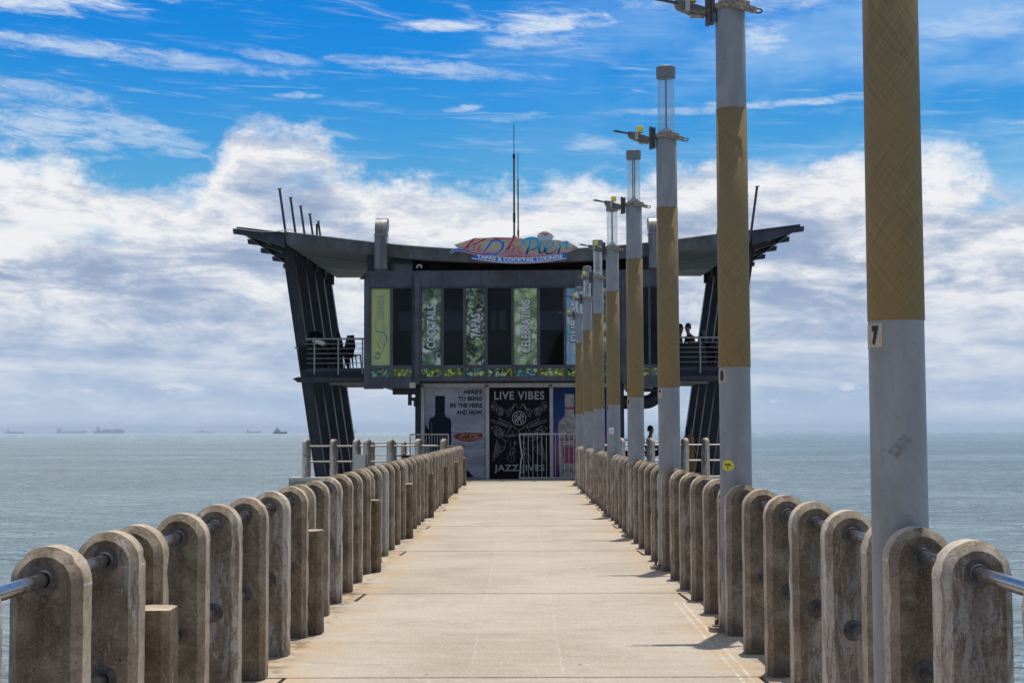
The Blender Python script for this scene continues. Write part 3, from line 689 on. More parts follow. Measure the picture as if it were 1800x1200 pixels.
# steel tubes running through the posts
for side, XX, ST, y0 in (('right', XR, SR, 3.6), ('left', XL, SL, 3.5)):
    for nm, zz in (('upper', RZ[0]), ('lower', RZ[1])):
        ys_ = [y0, 8, 12, 16, 20, ST[-1]+0.24]
        o = MB().tube([(XX(q), q, zz) for q in ys_], 0.0255, 20).build('handrail', M_steel, smooth=40, origin=(XX(y0), y0, zz))
        tag(o, '%s steel tube threaded through the concrete posts of the %s railing' % (nm, side), 'handrail', 'steel tubes of the pier railings')
# short stub blocks standing between the paired posts on the left
for i, s0 in enumerate(SL):
    mb = MB(); q = random.Random(50+i); x1 = XL(s0)+PW/2+0.085; x0 = x1-0.24; Hb = 0.765
    vs = []; fs = []
    ring = [(x0, -0.105), (x1-0.03, -0.105), (x1, -0.075), (x1, 0.075), (x1-0.03, 0.105), (x0, 0.105)]
    levels = [0, 0.2, 0.4, 0.6, Hb-0.012, Hb]
    for L, zz in enumerate(levels):
        for (xx, yy) in ring:
            k = 0.965 if L == len(levels)-1 else 1
            cx = (x0+x1)/2; vs.append((cx+(xx-cx)*k+q.uniform(-.002, .002), s0+yy*k+q.uniform(-.002, .002), zz+(q.uniform(-.006, .006) if L >= 4 else 0)))
    n = 6
    for L in range(len(levels)-1):
        for j in range(n): fs.append((L*n+j, L*n+(j+1) % n, (L+1)*n+(j+1) % n, (L+1)*n+j))
    fs += [tuple(range(n-1, -1, -1)), tuple((len(levels)-1)*n+j for j in range(n))]
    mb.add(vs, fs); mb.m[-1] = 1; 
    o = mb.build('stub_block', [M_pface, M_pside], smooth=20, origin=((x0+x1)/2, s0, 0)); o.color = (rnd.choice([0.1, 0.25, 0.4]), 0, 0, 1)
    tag(o, 'short square concrete stub block, %s from the camera in the left railing' % ORD[i], 'concrete block', 'short stub blocks in the left railing')

# ------------------------------------------------------------------ lamp poles
def curved_patch(mb, r, a0, a1, z0, z1, n=8, mi=0, th=0.0018):
    vs = []
    for rr in (r, r+th):
        for i in range(n+1):
            a = a0+(a1-a0)*i/n
            vs += [(rr*math.cos(a), rr*math.sin(a), z0), (rr*math.cos(a), rr*math.sin(a), z1)]
    o = 2*(n+1); fs = []
    for i in range(n):
        a = 2*i; fs += [(o+a, o+a+2, o+a+3, o+a+1), (a, a+1, a+3, a+2), (a, a+2, o+a+2, o+a), (a+1, o+a+1, o+a+3, a+3)]
    fs += [(0, o, o+1, 1), (2*n, 2*n+1, o+2*n+1, o+2*n)]
    mb.add(vs, fs, mi)
def digit_on_pole(ch, r, ac, zc, wid, hgt):
    tm = textmesh(ch, -wid/2, wid/2, -hgt/2, hgt/2, 0, 0.0012, 0.03 if len(ch) > 1 else 0.085)
    vs = []
    for (x, y, z) in tm.v:
        a = ac+x/r; rr = r-y
        vs.append((rr*math.cos(a), rr*math.sin(a), zc+z))
    m = MB(); m.v = vs; m.f = tm.f; m.m = tm.m; return m
RB = 0.121; RTOP = 0.113
def prad(z): return RB+(RTOP-RB)*z/4.76
for i, s0 in enumerate(SR):
    X0 = 1.618 if i < 3 else 1.632
    P = thing('lamp_pole', 'grey and khaki tubular lamp pole bearing the number %s' % NUM[i], 'lamp pole', (X0, s0, 0), 0, 'lamp poles along the right railing')
    zb = 1.965+rnd.uniform(-0.01, 0.01); zt = 3.955+rnd.uniform(-0.01, 0.01); zg = 4.76
    MB().lathe([(prad(0), 0), (prad(zb), zb)], n=48).build('shaft', M_pole, P, smooth=40)
    MB().lathe([(prad(zb), zb), (prad(zb)+0.003, zb+0.002), (prad(zt)+0.003, zt-0.002), (prad(zt), zt)], n=48).build('wrap', M_wrap, P, smooth=60)
    MB().lathe([(prad(zt), zt), (prad(zg), zg), (0.104, zg+0.012)], n=48).build('upper_shaft', M_pole, P, smooth=40)
    MB().lathe([(0.098, zg+0.012), (0.06, zg+0.05), (0.018, zg+0.085), (0.012, zg+0.10)], n=32).build('reflector_cone', M_frame, P, smooth=50)
    L = MB(); L.lathe([(0.094, zg+0.014), (0.094, zg+0.655)], n=40, cap=False); L.lathe([(0.090, zg+0.655), (0.090, zg+0.014)], n=40, cap=False); L.build('lens_tube', M_lens, P, smooth=50)
    ang = [0.2, 0.9, 1.5, 0.5, 1.2, 0.3, 0.9, 0.4][i]
    for s in (-1, 1):
        MB().tube([(s*0.016*math.cos(ang), s*0.016*math.sin(ang), zg+0.06), (s*0.016*math.cos(ang), s*0.016*math.sin(ang), zg+0.65)], 0.009, 8).build('rod', M_brkd, P, smooth=50)
    cp = MB().lathe([(0.100, zg+0.635), (0.107, zg+0.638), (0.107, zg+0.752), (0.098, zg+0.760), (0.0, zg+0.764)], n=40, cap=False).build('lamp_cap', M_cap, P, smooth=35)
    MB().lathe([(0.012, zg+0.762), (0.012, zg+0.772), (0.004, zg+0.776)], n=10).build('bolt', M_brk, cp, smooth=40)
    # number plates wrapped on the shaft: the readable digit and its neighbour turned away
    r = prad(zb)+0.001; ac = R(-150)
    w_, h_ = 0.068, 0.102; zc = zb-0.013-h_/2
    pl = MB(); curved_patch(pl, r, ac-w_/2/r, ac+w_/2/r, zc-h_/2, zc+h_/2); pl = pl.build('number_plate', M_plate, P, smooth=30, label='cream plate with black digit %s' % NUM[i])
    dg = digit_on_pole(NUM[i], r+0.0058, ac, zc, 0.040, 0.084).build('digit', M_black, pl)
    p2 = MB(); curved_patch(p2, r, ac-w_*1.55/r, ac-w_*0.55/r, zc-h_/2-0.004, zc+h_/2-0.004); p2.build('number_plate', M_plate, P, smooth=30)
    # clamp, arm and beacon
    mb = MB(); mb.lathe([(0.116, zg-0.045), (0.124, zg-0.045), (0.124, zg+0.0), (0.110, zg+0.004)], n=40, cap=False)
    mb.lathe([(0.125, zg-0.036), (0.129, zg-0.034), (0.129, zg-0.012), (0.125, zg-0.010)], n=40, cap=False)
    cl = mb.build('clamp_ring', M_rust, P, smooth=40)
    mb = MB(); mb.bar((0.0, -0.128, zg-0.018), (0.125, -0.112, zg-0.045), 0.035, 0.07); mb.bar((0.11, -0.085, zg-0.045), (0.185, -0.06, zg-0.062), 0.04, 0.04)
    mb.tube([(0.02, -0.15, zg-0.02), (0.02, -0.12, zg-0.02)], 0.018, 10); mb.tube([(0.09, -0.14, zg-0.035), (0.09, -0.115, zg-0.035)], 0.012, 8)
    mb.build('clamp_block', M_rust, P, smooth=30)
    mb = MB(); pts = []
    for a in range(13):
        th = 2*math.pi*a/12; pts.append((0.205+0.030*math.cos(th), -0.065, zg-0.066+0.017*math.sin(th)))
    mb.tube(pts, 0.0065, 8, cap=False); mb.build('shackle', M_brkd, P, smooth=50)
    tl = R(-90)
    mb = MB(); mb.box(-0.150, -0.122, -0.05, 0.05, zg-0.145, zg+0.075); mb.box(-0.188, -0.156, -0.042, 0.042, zg-0.155, zg+0.085); mb.box(-0.157, -0.149, -0.03, 0.03, zg-0.08, zg+0.03)
    mb.build('mounting_plate', M_brkd, P)
    if i < 7 or True:
        mb = MB(); tz = rnd.uniform(-0.004, 0.004)
        mb.bar((-0.188, 0, zg-0.065), (-0.31, 0, zg-0.025), 0.07, 0.075, upv=(0, 1, 0)); mb.prism([(-0.30, zg-0.075), (-0.41, zg-0.03), (-0.425, zg+0.0), (-0.42, zg+0.035), (-0.30, zg+0.022)], -0.036, 0.036)
        arm = mb.build('arm', M_brk, P)
        mb = MB()
        mb.bar((-0.415, -0.028, zg+0.012), (-0.585, -0.028, zg+0.042), 0.016, 0.018); mb.bar((-0.415, 0.028, zg+0.022), (-0.555, 0.028, zg+0.056), 0.016, 0.014)
        mb.bar((-0.47, -0.03, zg+0.026), (-0.47, 0.03, zg+0.034), 0.02, 0.008)
        mb.build('prong', M_brkd, arm)
        mb = MB(); mb.box(-0.348, -0.312, -0.042, 0.042, zg-0.056, zg+0.030); mb.build('strap', M_frame, arm)
        mb = MB(); mb.box(-0.305, -0.225, -0.030, 0.030, zg-0.094, zg-0.078); mb.build('under_plate', M_rust, arm)
        bc = MB().lathe([(0.030, zg+0.024), (0.030, zg+0.040), (0.037, zg+0.042), (0.038, zg+0.085), (0.032, zg+0.098), (0.0, zg+0.102)], c=(-0.29, 0, 0), n=24, cap=False).build('beacon', M_yel, P, smooth=40)
    # foot bracket on the deck
    mb = MB(); mb.prism([(-0.215, -0.05), (-0.19, -0.075), (-0.10, -0.075), (-0.10, 0.075), (-0.19, 0.075), (-0.215, 0.05)], 0.0, 0.035, axis='z'); mb.prism([(-0.19, -0.035), (-0.13, -0.035), (-0.13, 0.035), (-0.19, 0.035)], 0.035, 0.05, axis='z')
    ft = mb.build('foot_plate', M_rust, P)
    MB().tube([(-0.16, 0, 0.05), (-0.16, 0, 0.085)], 0.014, 8).build('bolt', M_brkd, ft, smooth=40)
    if i == 1:      # yellow oval sticker
        mb = MB(); zc = 1.238; ac = R(-98-30); n = 28; r = prad(1)+0.001
        vs = [(r*math.cos(ac), r*math.sin(ac), zc)]
        rings = 4
        for k in range(1, rings+1):
            for a in range(n):
                th = 2*math.pi*a/n; u = 0.052*k/rings*math.cos(th)/r; vs.append((r*math.cos(ac+u), r*math.sin(ac+u), zc+0.040*k/rings*math.sin(th)))
        fs = [(0, 1+a, 1+(a+1) % n) for a in range(n)]
        for k in range(rings-1):
            for a in range(n): fs.append((1+k*n+a, 1+(k+1)*n+a, 1+(k+1)*n+(a+1) % n, 1+k*n+(a+1) % n))
        mb.add(vs, fs); M_st = mat('yellow_sticker_vinyl', col=(0.68, 0.63, 0.03), rough=0.4)
        stk = mb.build('sticker', M_st, P, smooth=60, label='yellow oval sticker with small black words')
        w = digit_on_pole('Nett hier.', r+0.0022, ac, zc+0.010, 0.056, 0.014); w.build('lettering', M_black, stk)
        w = MB(); curved_patch(w, r+0.0012, ac-0.042/r, ac+0.042/r, zc-0.0025, zc-0.0005, th=0.0006); curved_patch(w, r+0.0012, ac-0.006/r, ac+0.006/r, zc-0.020, zc-0.010, th=0.0006); curved_patch(w, r+0.0012, ac-0.018/r, ac+0.018/r, zc-0.028, zc-0.0265, th=0.0006)
        w.build('small_print', M_black, stk)
    if i == 0:      # grubby outline left by a torn-off notice
        w = MB(); r = prad(1.4)+0.0008; ac = R(-104+3); th = R(38); q = random.Random(4); vs = []
        nx, nz = 8, 10
        for a in range(nx+1):
            for b in range(nz+1):
                u = (a/nx-0.5)*0.052+(q.uniform(-.002, .002) if a in (0, nx) else 0); v = (b/nz-0.5)*0.10+(q.uniform(-.003, .003) if b in (0, nz) else 0)
                uu = u*math.cos(th)+v*math.sin(th); vv = -u*math.sin(th)+v*math.cos(th)
                vs.append((r*math.cos(ac+uu/r), r*math.sin(ac+uu/r), 1.43+vv))
        w.add(vs, [(a*(nz+1)+b, (a+1)*(nz+1)+b, (a+1)*(nz+1)+b+1, a*(nz+1)+b+1) for a in range(nx) for b in range(nz)])
        w.build('sticker_residue', mat('glue_residue', col=(0.225, 0.215, 0.207), rough=0.8, var=0.25, vscale=60), P, smooth=60, label='dark diamond-shaped residue of a torn-off notice')
    if i == 4:      # white square sticker
        mb = MB(); r = prad(1)+0.001; ac = R(-93-22); curved_patch(mb, r, ac-0.045/r, ac+0.045/r, 1.443, 1.557)
        stk = mb.build('sticker', M_white, P, smooth=40, label='small white square sticker with a black symbol')
        w = MB(); zc = 1.498
        vs = []
        for (u, v) in ((-0.026, -0.03), (0.026, -0.03), (0.0, 0.028)): a = ac+u/r; vs.append(((r+0.003)*math.cos(a), (r+0.003)*math.sin(a), zc+v))
        w.add(vs, [(0, 1, 2)]); curved_patch(w, r+0.002, ac-0.035/r, ac+0.035/r, zc-0.046, zc-0.040, th=0.0006); w.build('symbol', M_black, stk)
    if i == 1:      # purple scrawl low on the shaft
        M_pur = mat('purple_marker', col=(0.22, 0.10, 0.20), rough=0.6)
        w = MB(); r = prad(0.3)+0.0008; ac = R(-98-68)
        pts = [(0.0, 0.62), (0.01, 0.57), (-0.008, 0.56), (0.004, 0.54), (0.012, 0.51), (-0.006, 0.485), (0.012, 0.46), (0.0, 0.43), (0.010, 0.40), (-0.004, 0.385), (0.012, 0.37)]
        cu = catmull(pts, 4); vs = [((r+0.001)*math.cos(ac+p.x/r), (r+0.001)*math.sin(ac+p.x/r), p.y) for p in cu]
        w.tube(vs, 0.0022, 5); w.build('scrawl', M_pur, P)

# ------------------------------------------------------------------ cross fences on the wide end of the pier
def fence_row(pxs, Y, name, z, zr, rz, px_rng, hid=()):
    G = 'concrete posts of the %s' % name
    for k, px in enumerate(pxs):
        post(ax(px, Y, 800), Y, 'concrete fence post, %s from the left in the %s' % (ORD[k], name), G, rz=rz, z=z, white=0.75, sc=(1.03 if z > 0 else 1.0), flanges=False)
    for nm, zz in zip(('upper', 'lower'), zr):
        x0 = ax(px_rng[0], Y, 800); x1 = ax(px_rng[1], Y, 800)
        o = MB().tube([(x0, Y, zz), (x1, Y, zz)], 0.026, 12).build('handrail', M_galv, smooth=40, origin=(x0, Y, zz))
        tag(o, '%s horizontal steel tube of the %s' % (nm, name), 'handrail', 'steel tubes of the pier railings')
fence_row([539, 587, 627, 646, 687, 736, 781], 44.35, 'left cross fence', 0.15, (1.07, 0.61), R(58), (539, 800))
fence_row([1050, 1092, 1144, 1186, 1204, 1240, 1288], 44.35, 'right cross fence', 0.15, (1.07, 0.61), R(-58), (1030, 1288))
fence_row([562, 598, 654, 692, 710, 740], 62, 'far left fence', 0.0, (1.03, 0.52), R(60), (540, 740))
fence_row([1085, 1110, 1142, 1175, 1215, 1250], 62, 'far right fence', 0.0, (1.03, 0.52), R(-60), (1085, 1255))
xb = ax(631, 44.1, 800)
mb = MB(); mb.box(xb-0.16, xb+0.18, 44.03, 44.17, 0.15, 0.82); o = mb.build('stub_block', M_pside, origin=(xb, 44.1, 0.15)); tag(o, 'short pale concrete stub block in front of the left cross fence', 'concrete block')
o.color = (0.8, 0, 0, 1)

# ------------------------------------------------------------------ restaurant building
YF = 46.0; YG = 46.6
B = thing('restaurant_building', 'dark two-storey pier restaurant with winged roof and slanted steel fins', 'building', (0, 50, 0))
INV = (0, -50, 0)
def bpart(mb, name, m, parent=B, smooth=None, label=None):
    mb.v = [(v[0], v[1]-50, v[2]) for v in mb.v] if parent is B else mb.v
    return mb.build(name, m, parent, smooth, label=label)
def sub(mb, name, m, parent, label=None):       # sub-parts share the part's coordinates
    mb.v = [(v[0], v[1]-50, v[2]) for v in mb.v]; return mb.build(name, m, parent, label=label)
def bx(px0, px1, py0, py1, Y0, Y1, mb=None, mi=0, YY=None):
    mb = mb or MB(); YY = YY or Y0; p = at(px0, py1, YY); q = at(px1, py0, YY)
    mb.box(p.x, q.x, Y0, Y1, p.z, q.z, mi); return mb
zH1 = az(475, YF); zH0 = az(503, YF); zW0 = az(641, YF); zS1 = az(647, YF); zS0 = az(661, YF); zB = az(669, YF); zBl = az(681, YF)
xl = ax(641, YF); xr = ax(1184, YF); xc0, xc1 = ax(729, YF), ax(737.5, YF); xd0, xd1 = ax(1093, YF), ax(1101, YF)
YB = 56.0
# header band made of three cover panels
hp = [xl, ax(779, YF), ax(918, YF), ax(1050, YF), xr]
for a, b in zip(hp[:-1], hp[1:]): bpart(MB().box(a+0.004, b-0.004, YF, YF+0.25, zH0, zH1), 'header_panel', M_fascia)
bpart(MB().box(xl, xr, YF-0.02, YF+0.02, zH0-0.06, zH0-0.003), 'gutter_trim', M_dark)
bpart(MB().box(xl-0.02, xl+0.14, YF-0.03, YF+0.25, zBl, zH1-0.12), 'corner_column', M_fascia); bpart(MB().box(xr-0.14, xr+0.02, YF-0.03, YF+0.25, zBl, zH1-0.12), 'corner_column', M_fascia)
bpart(MB().box(xc0, xc1, YF-0.06, YF+0.25, zB-0.1, zH0+0.32), 'front_column', M_fascia); bpart(MB().box(xd0, xd1, YF-0.06, YF+0.25, zB-0.1, zH0+0.32), 'front_column', M_fascia)
bpart(MB().box(xl+0.14, xc0, YF, YF+0.25, zBl, zS0), 'bottom_beam', M_fascia); bpart(MB().box(xd1, xr-0.14, YF, YF+0.25, zBl, zS0), 'bottom_beam', M_fascia)
bpart(MB().box(xc1, xd0, YF, YF+0.25, zB, zS0), 'bottom_beam', M_fascia); bpart(MB().box(xl+0.14, xr-0.14, YF, YF+0.2, zW0-0.001, zS1), 'window_rail', M_fascia)
mb = MB()
for k in range(19): mb.box(xl+0.3+k*0.49, xl+0.33+k*0.49, YF-0.035, YF-0.021, zH0-0.03, zH0+0.0)
bpart(mb, 'trim_bolts', M_darker)
mb = MB(); mb.tube([(xc0-0.07, YF-0.05, zBl+0.3), (xc0-0.07, YF-0.05, zH1-0.1)], 0.022, 8); bpart(mb, 'downpipe', M_dark, smooth=50)
mb = MB(); mb.tube([tuple(at(x, y, 45.86)) for x, y in ((662, 410), (682.5, 412), (683.5, 420), (682, 428), (700, 433), (750, 438.5))], 0.010, 6); bpart(mb, 'cable', M_darker, smooth=50)
mb = MB(); mb.tube([tuple(at(x, y, 45.86)) for x, y in ((413, 401), (435, 404.5), (460, 407), (480, 407.5), (495, 406), (508, 403.5), (516, 406))], 0.014, 6); bpart(mb, 'cable', M_frame, smooth=50)
mb = MB(); p_ = at(636, 486, 46.0); mb.prism([(p_.x-0.06, p_.z-0.08), (p_.x+0.12, p_.z-0.08), (p_.x+0.12, p_.z+0.1)], 45.9, 46.1); bpart(mb, 'floodlight', M_darker)
# body of the upper floor: floor, ceiling, back wall with openings, side walls
ZC = zH1-0.02
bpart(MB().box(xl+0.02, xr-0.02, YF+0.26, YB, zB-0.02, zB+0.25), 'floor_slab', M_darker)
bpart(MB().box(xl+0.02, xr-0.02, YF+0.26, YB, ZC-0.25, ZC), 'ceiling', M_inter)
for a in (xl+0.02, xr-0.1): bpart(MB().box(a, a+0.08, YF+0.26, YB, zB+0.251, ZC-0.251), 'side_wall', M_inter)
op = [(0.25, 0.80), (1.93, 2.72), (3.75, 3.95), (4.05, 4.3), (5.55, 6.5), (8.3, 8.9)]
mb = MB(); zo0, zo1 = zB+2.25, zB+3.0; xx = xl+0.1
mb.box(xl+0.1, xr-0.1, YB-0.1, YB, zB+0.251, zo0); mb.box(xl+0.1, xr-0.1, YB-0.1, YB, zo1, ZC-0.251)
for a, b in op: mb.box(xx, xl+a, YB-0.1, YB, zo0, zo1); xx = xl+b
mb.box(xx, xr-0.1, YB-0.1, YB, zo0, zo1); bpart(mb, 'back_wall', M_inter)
for a, b in op: bpart(MB().box(xl+a, xl+b, YB-0.06, YB-0.05, zo0, zo1), 'back_window', M_glass2)
# things standing in the dark room: bar counter with bottles, seen faintly
mb = MB()
for k in range(16): mb.box(xl+0.4+k*0.55, xl+0.4+k*0.55+rnd.uniform(0.2, 0.5), 50, 50.5, zB+0.25, zB+0.25+rnd.uniform(0.7, 1.5))
bpart(mb, 'interior_furniture', M_inter)
# window bays
Ban = {
 0: ('lime green banner reading USHAKA with a swirly name', None),
}
M_b0 = banner_mat('lime_chevron_banner', (0.40, 0.43, 0.15), (0.50, 0.52, 0.20), (0, 0, 0), (0, 0, 0), 3, chevron=True)
M_b1 = banner_mat('cocktail_photo_banner', (0.045, 0.09, 0.05), (0.24, 0.33, 0.17), (0.50, 0.58, 0.34), (0.68, 0.70, 0.60), 3.4, seed=3.3)
M_b2 = banner_mat('tapas_photo_banner', (0.015, 0.03, 0.02), (0.14, 0.22, 0.12), (0.46, 0.54, 0.26), (0.66, 0.70, 0.52), 5.0, seed=9.1, stops=(0.42, 0.50, 0.60, 0.72))
M_b3 = banner_mat('lime_photo_banner', (0.13, 0.22, 0.09), (0.46, 0.54, 0.22), (0.58, 0.64, 0.36), (0.70, 0.73, 0.58), 2.6, seed=14.2, stops=(0.34, 0.44, 0.60, 0.76))
M_b4 = banner_mat('sea_blue_banner', (0.16, 0.33, 0.42), (0.28, 0.42, 0.48), (0.45, 0.52, 0.56), (0.58, 0.62, 0.62), 2.2, seed=20.0)
M_s = [banner_mat('food_strip_print', (0.010, 0.020, 0.015), (0.06, 0.22, 0.12), (0.58, 0.62, 0.05), (0.62, 0.66, 0.45), 8, seed=2.0, stops=(0.46, 0.53, 0.60, 0.74)),
       banner_mat('yellow_strip_print', (0.03, 0.06, 0.02), (0.34, 0.38, 0.04), (0.66, 0.66, 0.06), (0.62, 0.66, 0.38), 9, seed=7.0, stops=(0.42, 0.49, 0.58, 0.74)),
       banner_mat('teal_strip_print', (0.015, 0.03, 0.04), (0.03, 0.28, 0.38), (0.36, 0.52, 0.34), (0.66, 0.66, 0.10), 7, seed=12.0, stops=(0.44, 0.52, 0.60, 0.72))]
bays = [(652, 686, 'b0', 2), (691, 725, None, 1), (741, 775, 'b1', 0), (780, 814, None, 1), (819, 852.5, 'b2', 2), (857, 899, None, 0), (903, 944.5, 'b3', 2), (949.5, 991, None, 1),
        (995, 1029, 'b4', 0), (1034, 1050, None, 2), (1054, 1088, 'b1', 0), (1107, 1140, None, 1), (1144, 1172, None, 2)]
bl = {'b0': (M_b0, 'lime green window banner with the grey word USHAKA'), 'b1': (M_b1, 'green cocktail photo window banner'), 'b2': (M_b2, 'dark green window banner with the word TAPAS'),
      'b3': (M_b3, 'pale lime window banner with the word CELEBRATING'), 'b4': (M_b4, 'sea blue window banner with the word DURBAN')}
zt_ = az(505, YF); zb_ = az(641, YF); BN = {}
# mullions between the bays
edges = [ax(b[0], YF) for b in bays], [ax(b[1], YF) for b in bays]
for k in range(len(bays)-1):
    a = edges[1][k]; b = edges[0][k+1]
    if b < xc0 or a > xc1:
        if not (a < xd1 and b > xd0) and b-a < 0.2: bpart(MB().box(a, b, YF-0.015, YF+0.18, zS0, zH0-0.06), 'mullion', M_fascia)
for (a, b) in ((edges[1][1], xc0), (xc1, edges[0][2]), (edges[1][10], xd0), (xd1, edges[0][11]), (xl+0.14, edges[0][0]), (edges[1][12], xr-0.14)):
    if b-a > 0.01: bpart(MB().box(a+0.001, b-0.001, YF-0.012, YF+0.18, zS0, zH0-0.06), 'mullion', M_fascia)
for k, (p0, p1, bn, st) in enumerate(bays):
    x0, x1 = ax(p0, YF), ax(p1, YF)
    wv = bpart(MB().box(x0, x1, YF+0.05, YF+0.062, zb_, zt_+0.04), 'window', M_glass)
    sp = bpart(MB().box(x0, x1, YF+0.03, YF+0.06, zS0, zS1), 'picture_strip', M_s[st])
    if bn:
        BN[k] = bpart(MB().box(x0+0.008, x1-0.008, YF+0.035, YF+0.047, zb_, zt_), 'banner', bl[bn][0], label=(bl[bn][1] if k != 2 else 'green cocktail photo banner with the word COCKTAILS'))
M_lw = mat('banner_lettering_white', col=(0.60, 0.60, 0.58), rough=0.5); M_lg = mat('banner_lettering_grey', col=(0.27, 0.29, 0.24), rough=0.5); M_lk = mat('banner_lettering_shadow', col=(0.03, 0.035, 0.035), rough=0.5)
M_lb = mat('banner_blue_ink', col=(0.05, 0.22, 0.36), rough=0.5)
def word(k, body, px0, px1, py0, py1, m=M_lw, shadow=M_lk, off=0.022):
    a = at(px0, py1, YF); b = at(px1, py0, YF)
    if shadow: sub(textmesh(body, a.x-0.018, b.x+0.026, a.z-0.035, b.z+0.012, YF+0.030, 0.003, off+0.03, rot=True, spacing=1.02), 'lettering_outline', shadow, BN[k])
    sub(textmesh(body, a.x, b.x, a.z, b.z, YF+0.024, 0.005, off, rot=True, spacing=1.02), 'lettering', m, BN[k])
word(2, 'COCKTAILS', 750, 766, 536, 612); word(4, 'TAPAS', 827.5, 844, 551, 593.5); word(6, 'CELEBRATING', 916, 932.5, 526.5, 619.5); word(8, 'DURBAN', 1003, 1014, 524, 600)
word(0, 'USHAKA', 662.5, 675.5, 517.5, 560.5, m=M_lg, shadow=None)
word(0, 'USHAKA', 663.2, 674.8, 518.2, 559.8, m=mat('lime_ink', col=(0.46, 0.49, 0.22)), shadow=None, off=-0.035) if False else None
def cpt(x, y, Y=YF): p = at(640+x/6.313, 490+y/6.316, Y); return (p.x, p.z)
mb = MB()
for s in ([(150, 455), (130, 470), (128, 560), (140, 600)], [(175, 775), (150, 700), (130, 690)], [(185, 700), (150, 720), (185, 770), (210, 740), (165, 640), (205, 650), (215, 690)], [(128, 570), (225, 590), (255, 540)],
          [(235, 510), (205, 520), (205, 560), (240, 555), (205, 500), (235, 495)], [(110, 860), (200, 800), (240, 700), (250, 640)]):
    ribbon(mb, [cpt(*p) for p in s], [0.012, 0.02, 0.012], YF+0.027, 0.005)
sub(mb, 'script_lettering', M_lg, BN[0])
mb = MB(); ribbon(mb, [cpt(*p) for p in [(135, 600), (175, 585), (225, 610), (252, 660), (235, 710), (215, 735)]], [0.015, 0.045, 0.03, 0.012], YF+0.022, 0.005)
ribbon(mb, [cpt(*p) for p in [(105, 855), (125, 880), (165, 878), (183, 840)]], [0.01, 0.045, 0.04, 0.01], YF+0.022, 0.005)
sub(mb, 'swoosh', M_lb, BN[0])
mb = MB(); 
for s in ([(120, 820), (150, 822), (160, 800)], [(135, 835), (165, 835), (185, 820)]): ribbon(mb, [cpt(*p) for p in s], [0.006, 0.02, 0.006], YF+0.018, 0.004)
sub(mb, 'palm_mark', M_black, BN[0])

# ground floor: shop front
zG1 = az(673, YG); zG0 = az(680.5, YG)
gx0, gx1 = ax(740, YG), ax(1087, YG)
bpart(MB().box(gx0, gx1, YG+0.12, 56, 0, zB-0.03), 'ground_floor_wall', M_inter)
bpart(MB().box(ax(730, YG), gx0-0.003, YG-0.05, YG+0.3, 0, zB-0.03), 'ground_column', M_darker); bpart(MB().box(gx1+0.003, ax(1096, YG), YG-0.05, YG+0.3, 0, zB-0.03), 'ground_column', M_darker)
bpart(MB().box(gx0, gx1, YG-0.02, YG+0.12, zG0, zG1), 'shop_front_head', M_frame)
bpart(MB().box(gx0, gx1, YG-0.03, YG+0.12, zG1+0.004, zB-0.03), 'shadow_gap', M_darker)
for a, b in ((740, 746), (853.5, 859.5), (965.5, 971.5), (1080, 1086.5)): bpart(MB().box(ax(a, YG), ax(b, YG), YG-0.03, YG+0.12, 0, zG0-0.003), 'shop_front_post', M_frame)
for a in (746, 859.5, 971.5): bpart(MB().box(ax(a, YG)-0.14, ax(a, YG)-0.02, YG-0.05, YG-0.021, zG0+0.0, zG0+0.09), 'bracket', M_brk)
fb = bpart(bx(719.5, 730, 672, 681.5, 45.85, 46.1), 'junction_box', M_beige)
mb = bx(690, 733, 682, 693, 46.4, 46.8); bx(717, 723, 693, 712, 46.4, 46.6, mb); bx(723, 731, 698, 704, 46.4, 46.6, mb); bx(727, 731, 704, 714, 46.4, 46.6, mb); bpart(mb, 'underside_bracket', M_darker)
mb = bx(1101, 1160, 682, 688, 46.4, 46.8); bpart(mb, 'underside_bracket', M_darker)
# duct elbow under the right-hand overhang
mb = MB(); pts = []; Yd = 46.9
c = at(1133, 681, Yd); r_m = 0.46
pts.append((ax(1088, Yd), Yd, c.z-r_m))
for a in range(9): th = R(-90+90*a/8); pts.append((c.x+r_m*math.cos(th), Yd, c.z+r_m*math.sin(th)))
mb.tube(pts, 0.215, 20); bpart(mb, 'duct_elbow', M_darker, smooth=40)

# clerestory and roof
zr_ = az(458, YF)
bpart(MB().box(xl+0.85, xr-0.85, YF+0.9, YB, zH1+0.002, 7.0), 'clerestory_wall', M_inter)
for a, b in ((682, 725), (1100, 1141)): bpart(bx(a, b, 456, 476, YF+0.85, YF+0.89), 'clerestory_window', mat('pale_clerestory_glass', col=(0.10, 0.125, 0.14), rough=0.15))
bpart(MB().box(ax(644.5, YF), ax(657, YF), YF+0.1, YF+0.5, zH1+0.002, az(446, YF)), 'roof_column', M_darker); bpart(MB().box(ax(1164, YF), ax(1176, YF), YF+0.1, YF+0.5, zH1+0.002, az(446, YF)), 'roof_column', M_darker)
mb = MB(); mb.tube([tuple(at(732, 471, 45.9)), tuple(at(735, 466, 45.9)), tuple(at(740, 466, 45.9)), tuple(at(741, 471, 45.9))], 0.03, 8); bpart(mb, 'spotlight', M_frame, smooth=50)
YR0 = 45.9; YR1 = 58.6
Lt = [(503, 408.5), (548, 413.5), (600, 420), (655, 426.5), (700, 431), (750, 435), (800, 438), (860, 440.5), (911, 441.5)]
Lb = [(503, 428.5), (548, 433), (600, 440.5), (655, 447.5), (700, 452.5), (750, 457), (800, 459.5), (860, 462), (911, 463)]
XC = -0.07
def prof(L): 
    l = [(at(x, y, YR0).x-XC, at(x, y, YR0).z) for x, y in L]
    return l + [(-x, z) for x, z in l[:-1]][::-1]
PT_, PB_ = prof(Lt), prof(Lb); n = len(PT_)
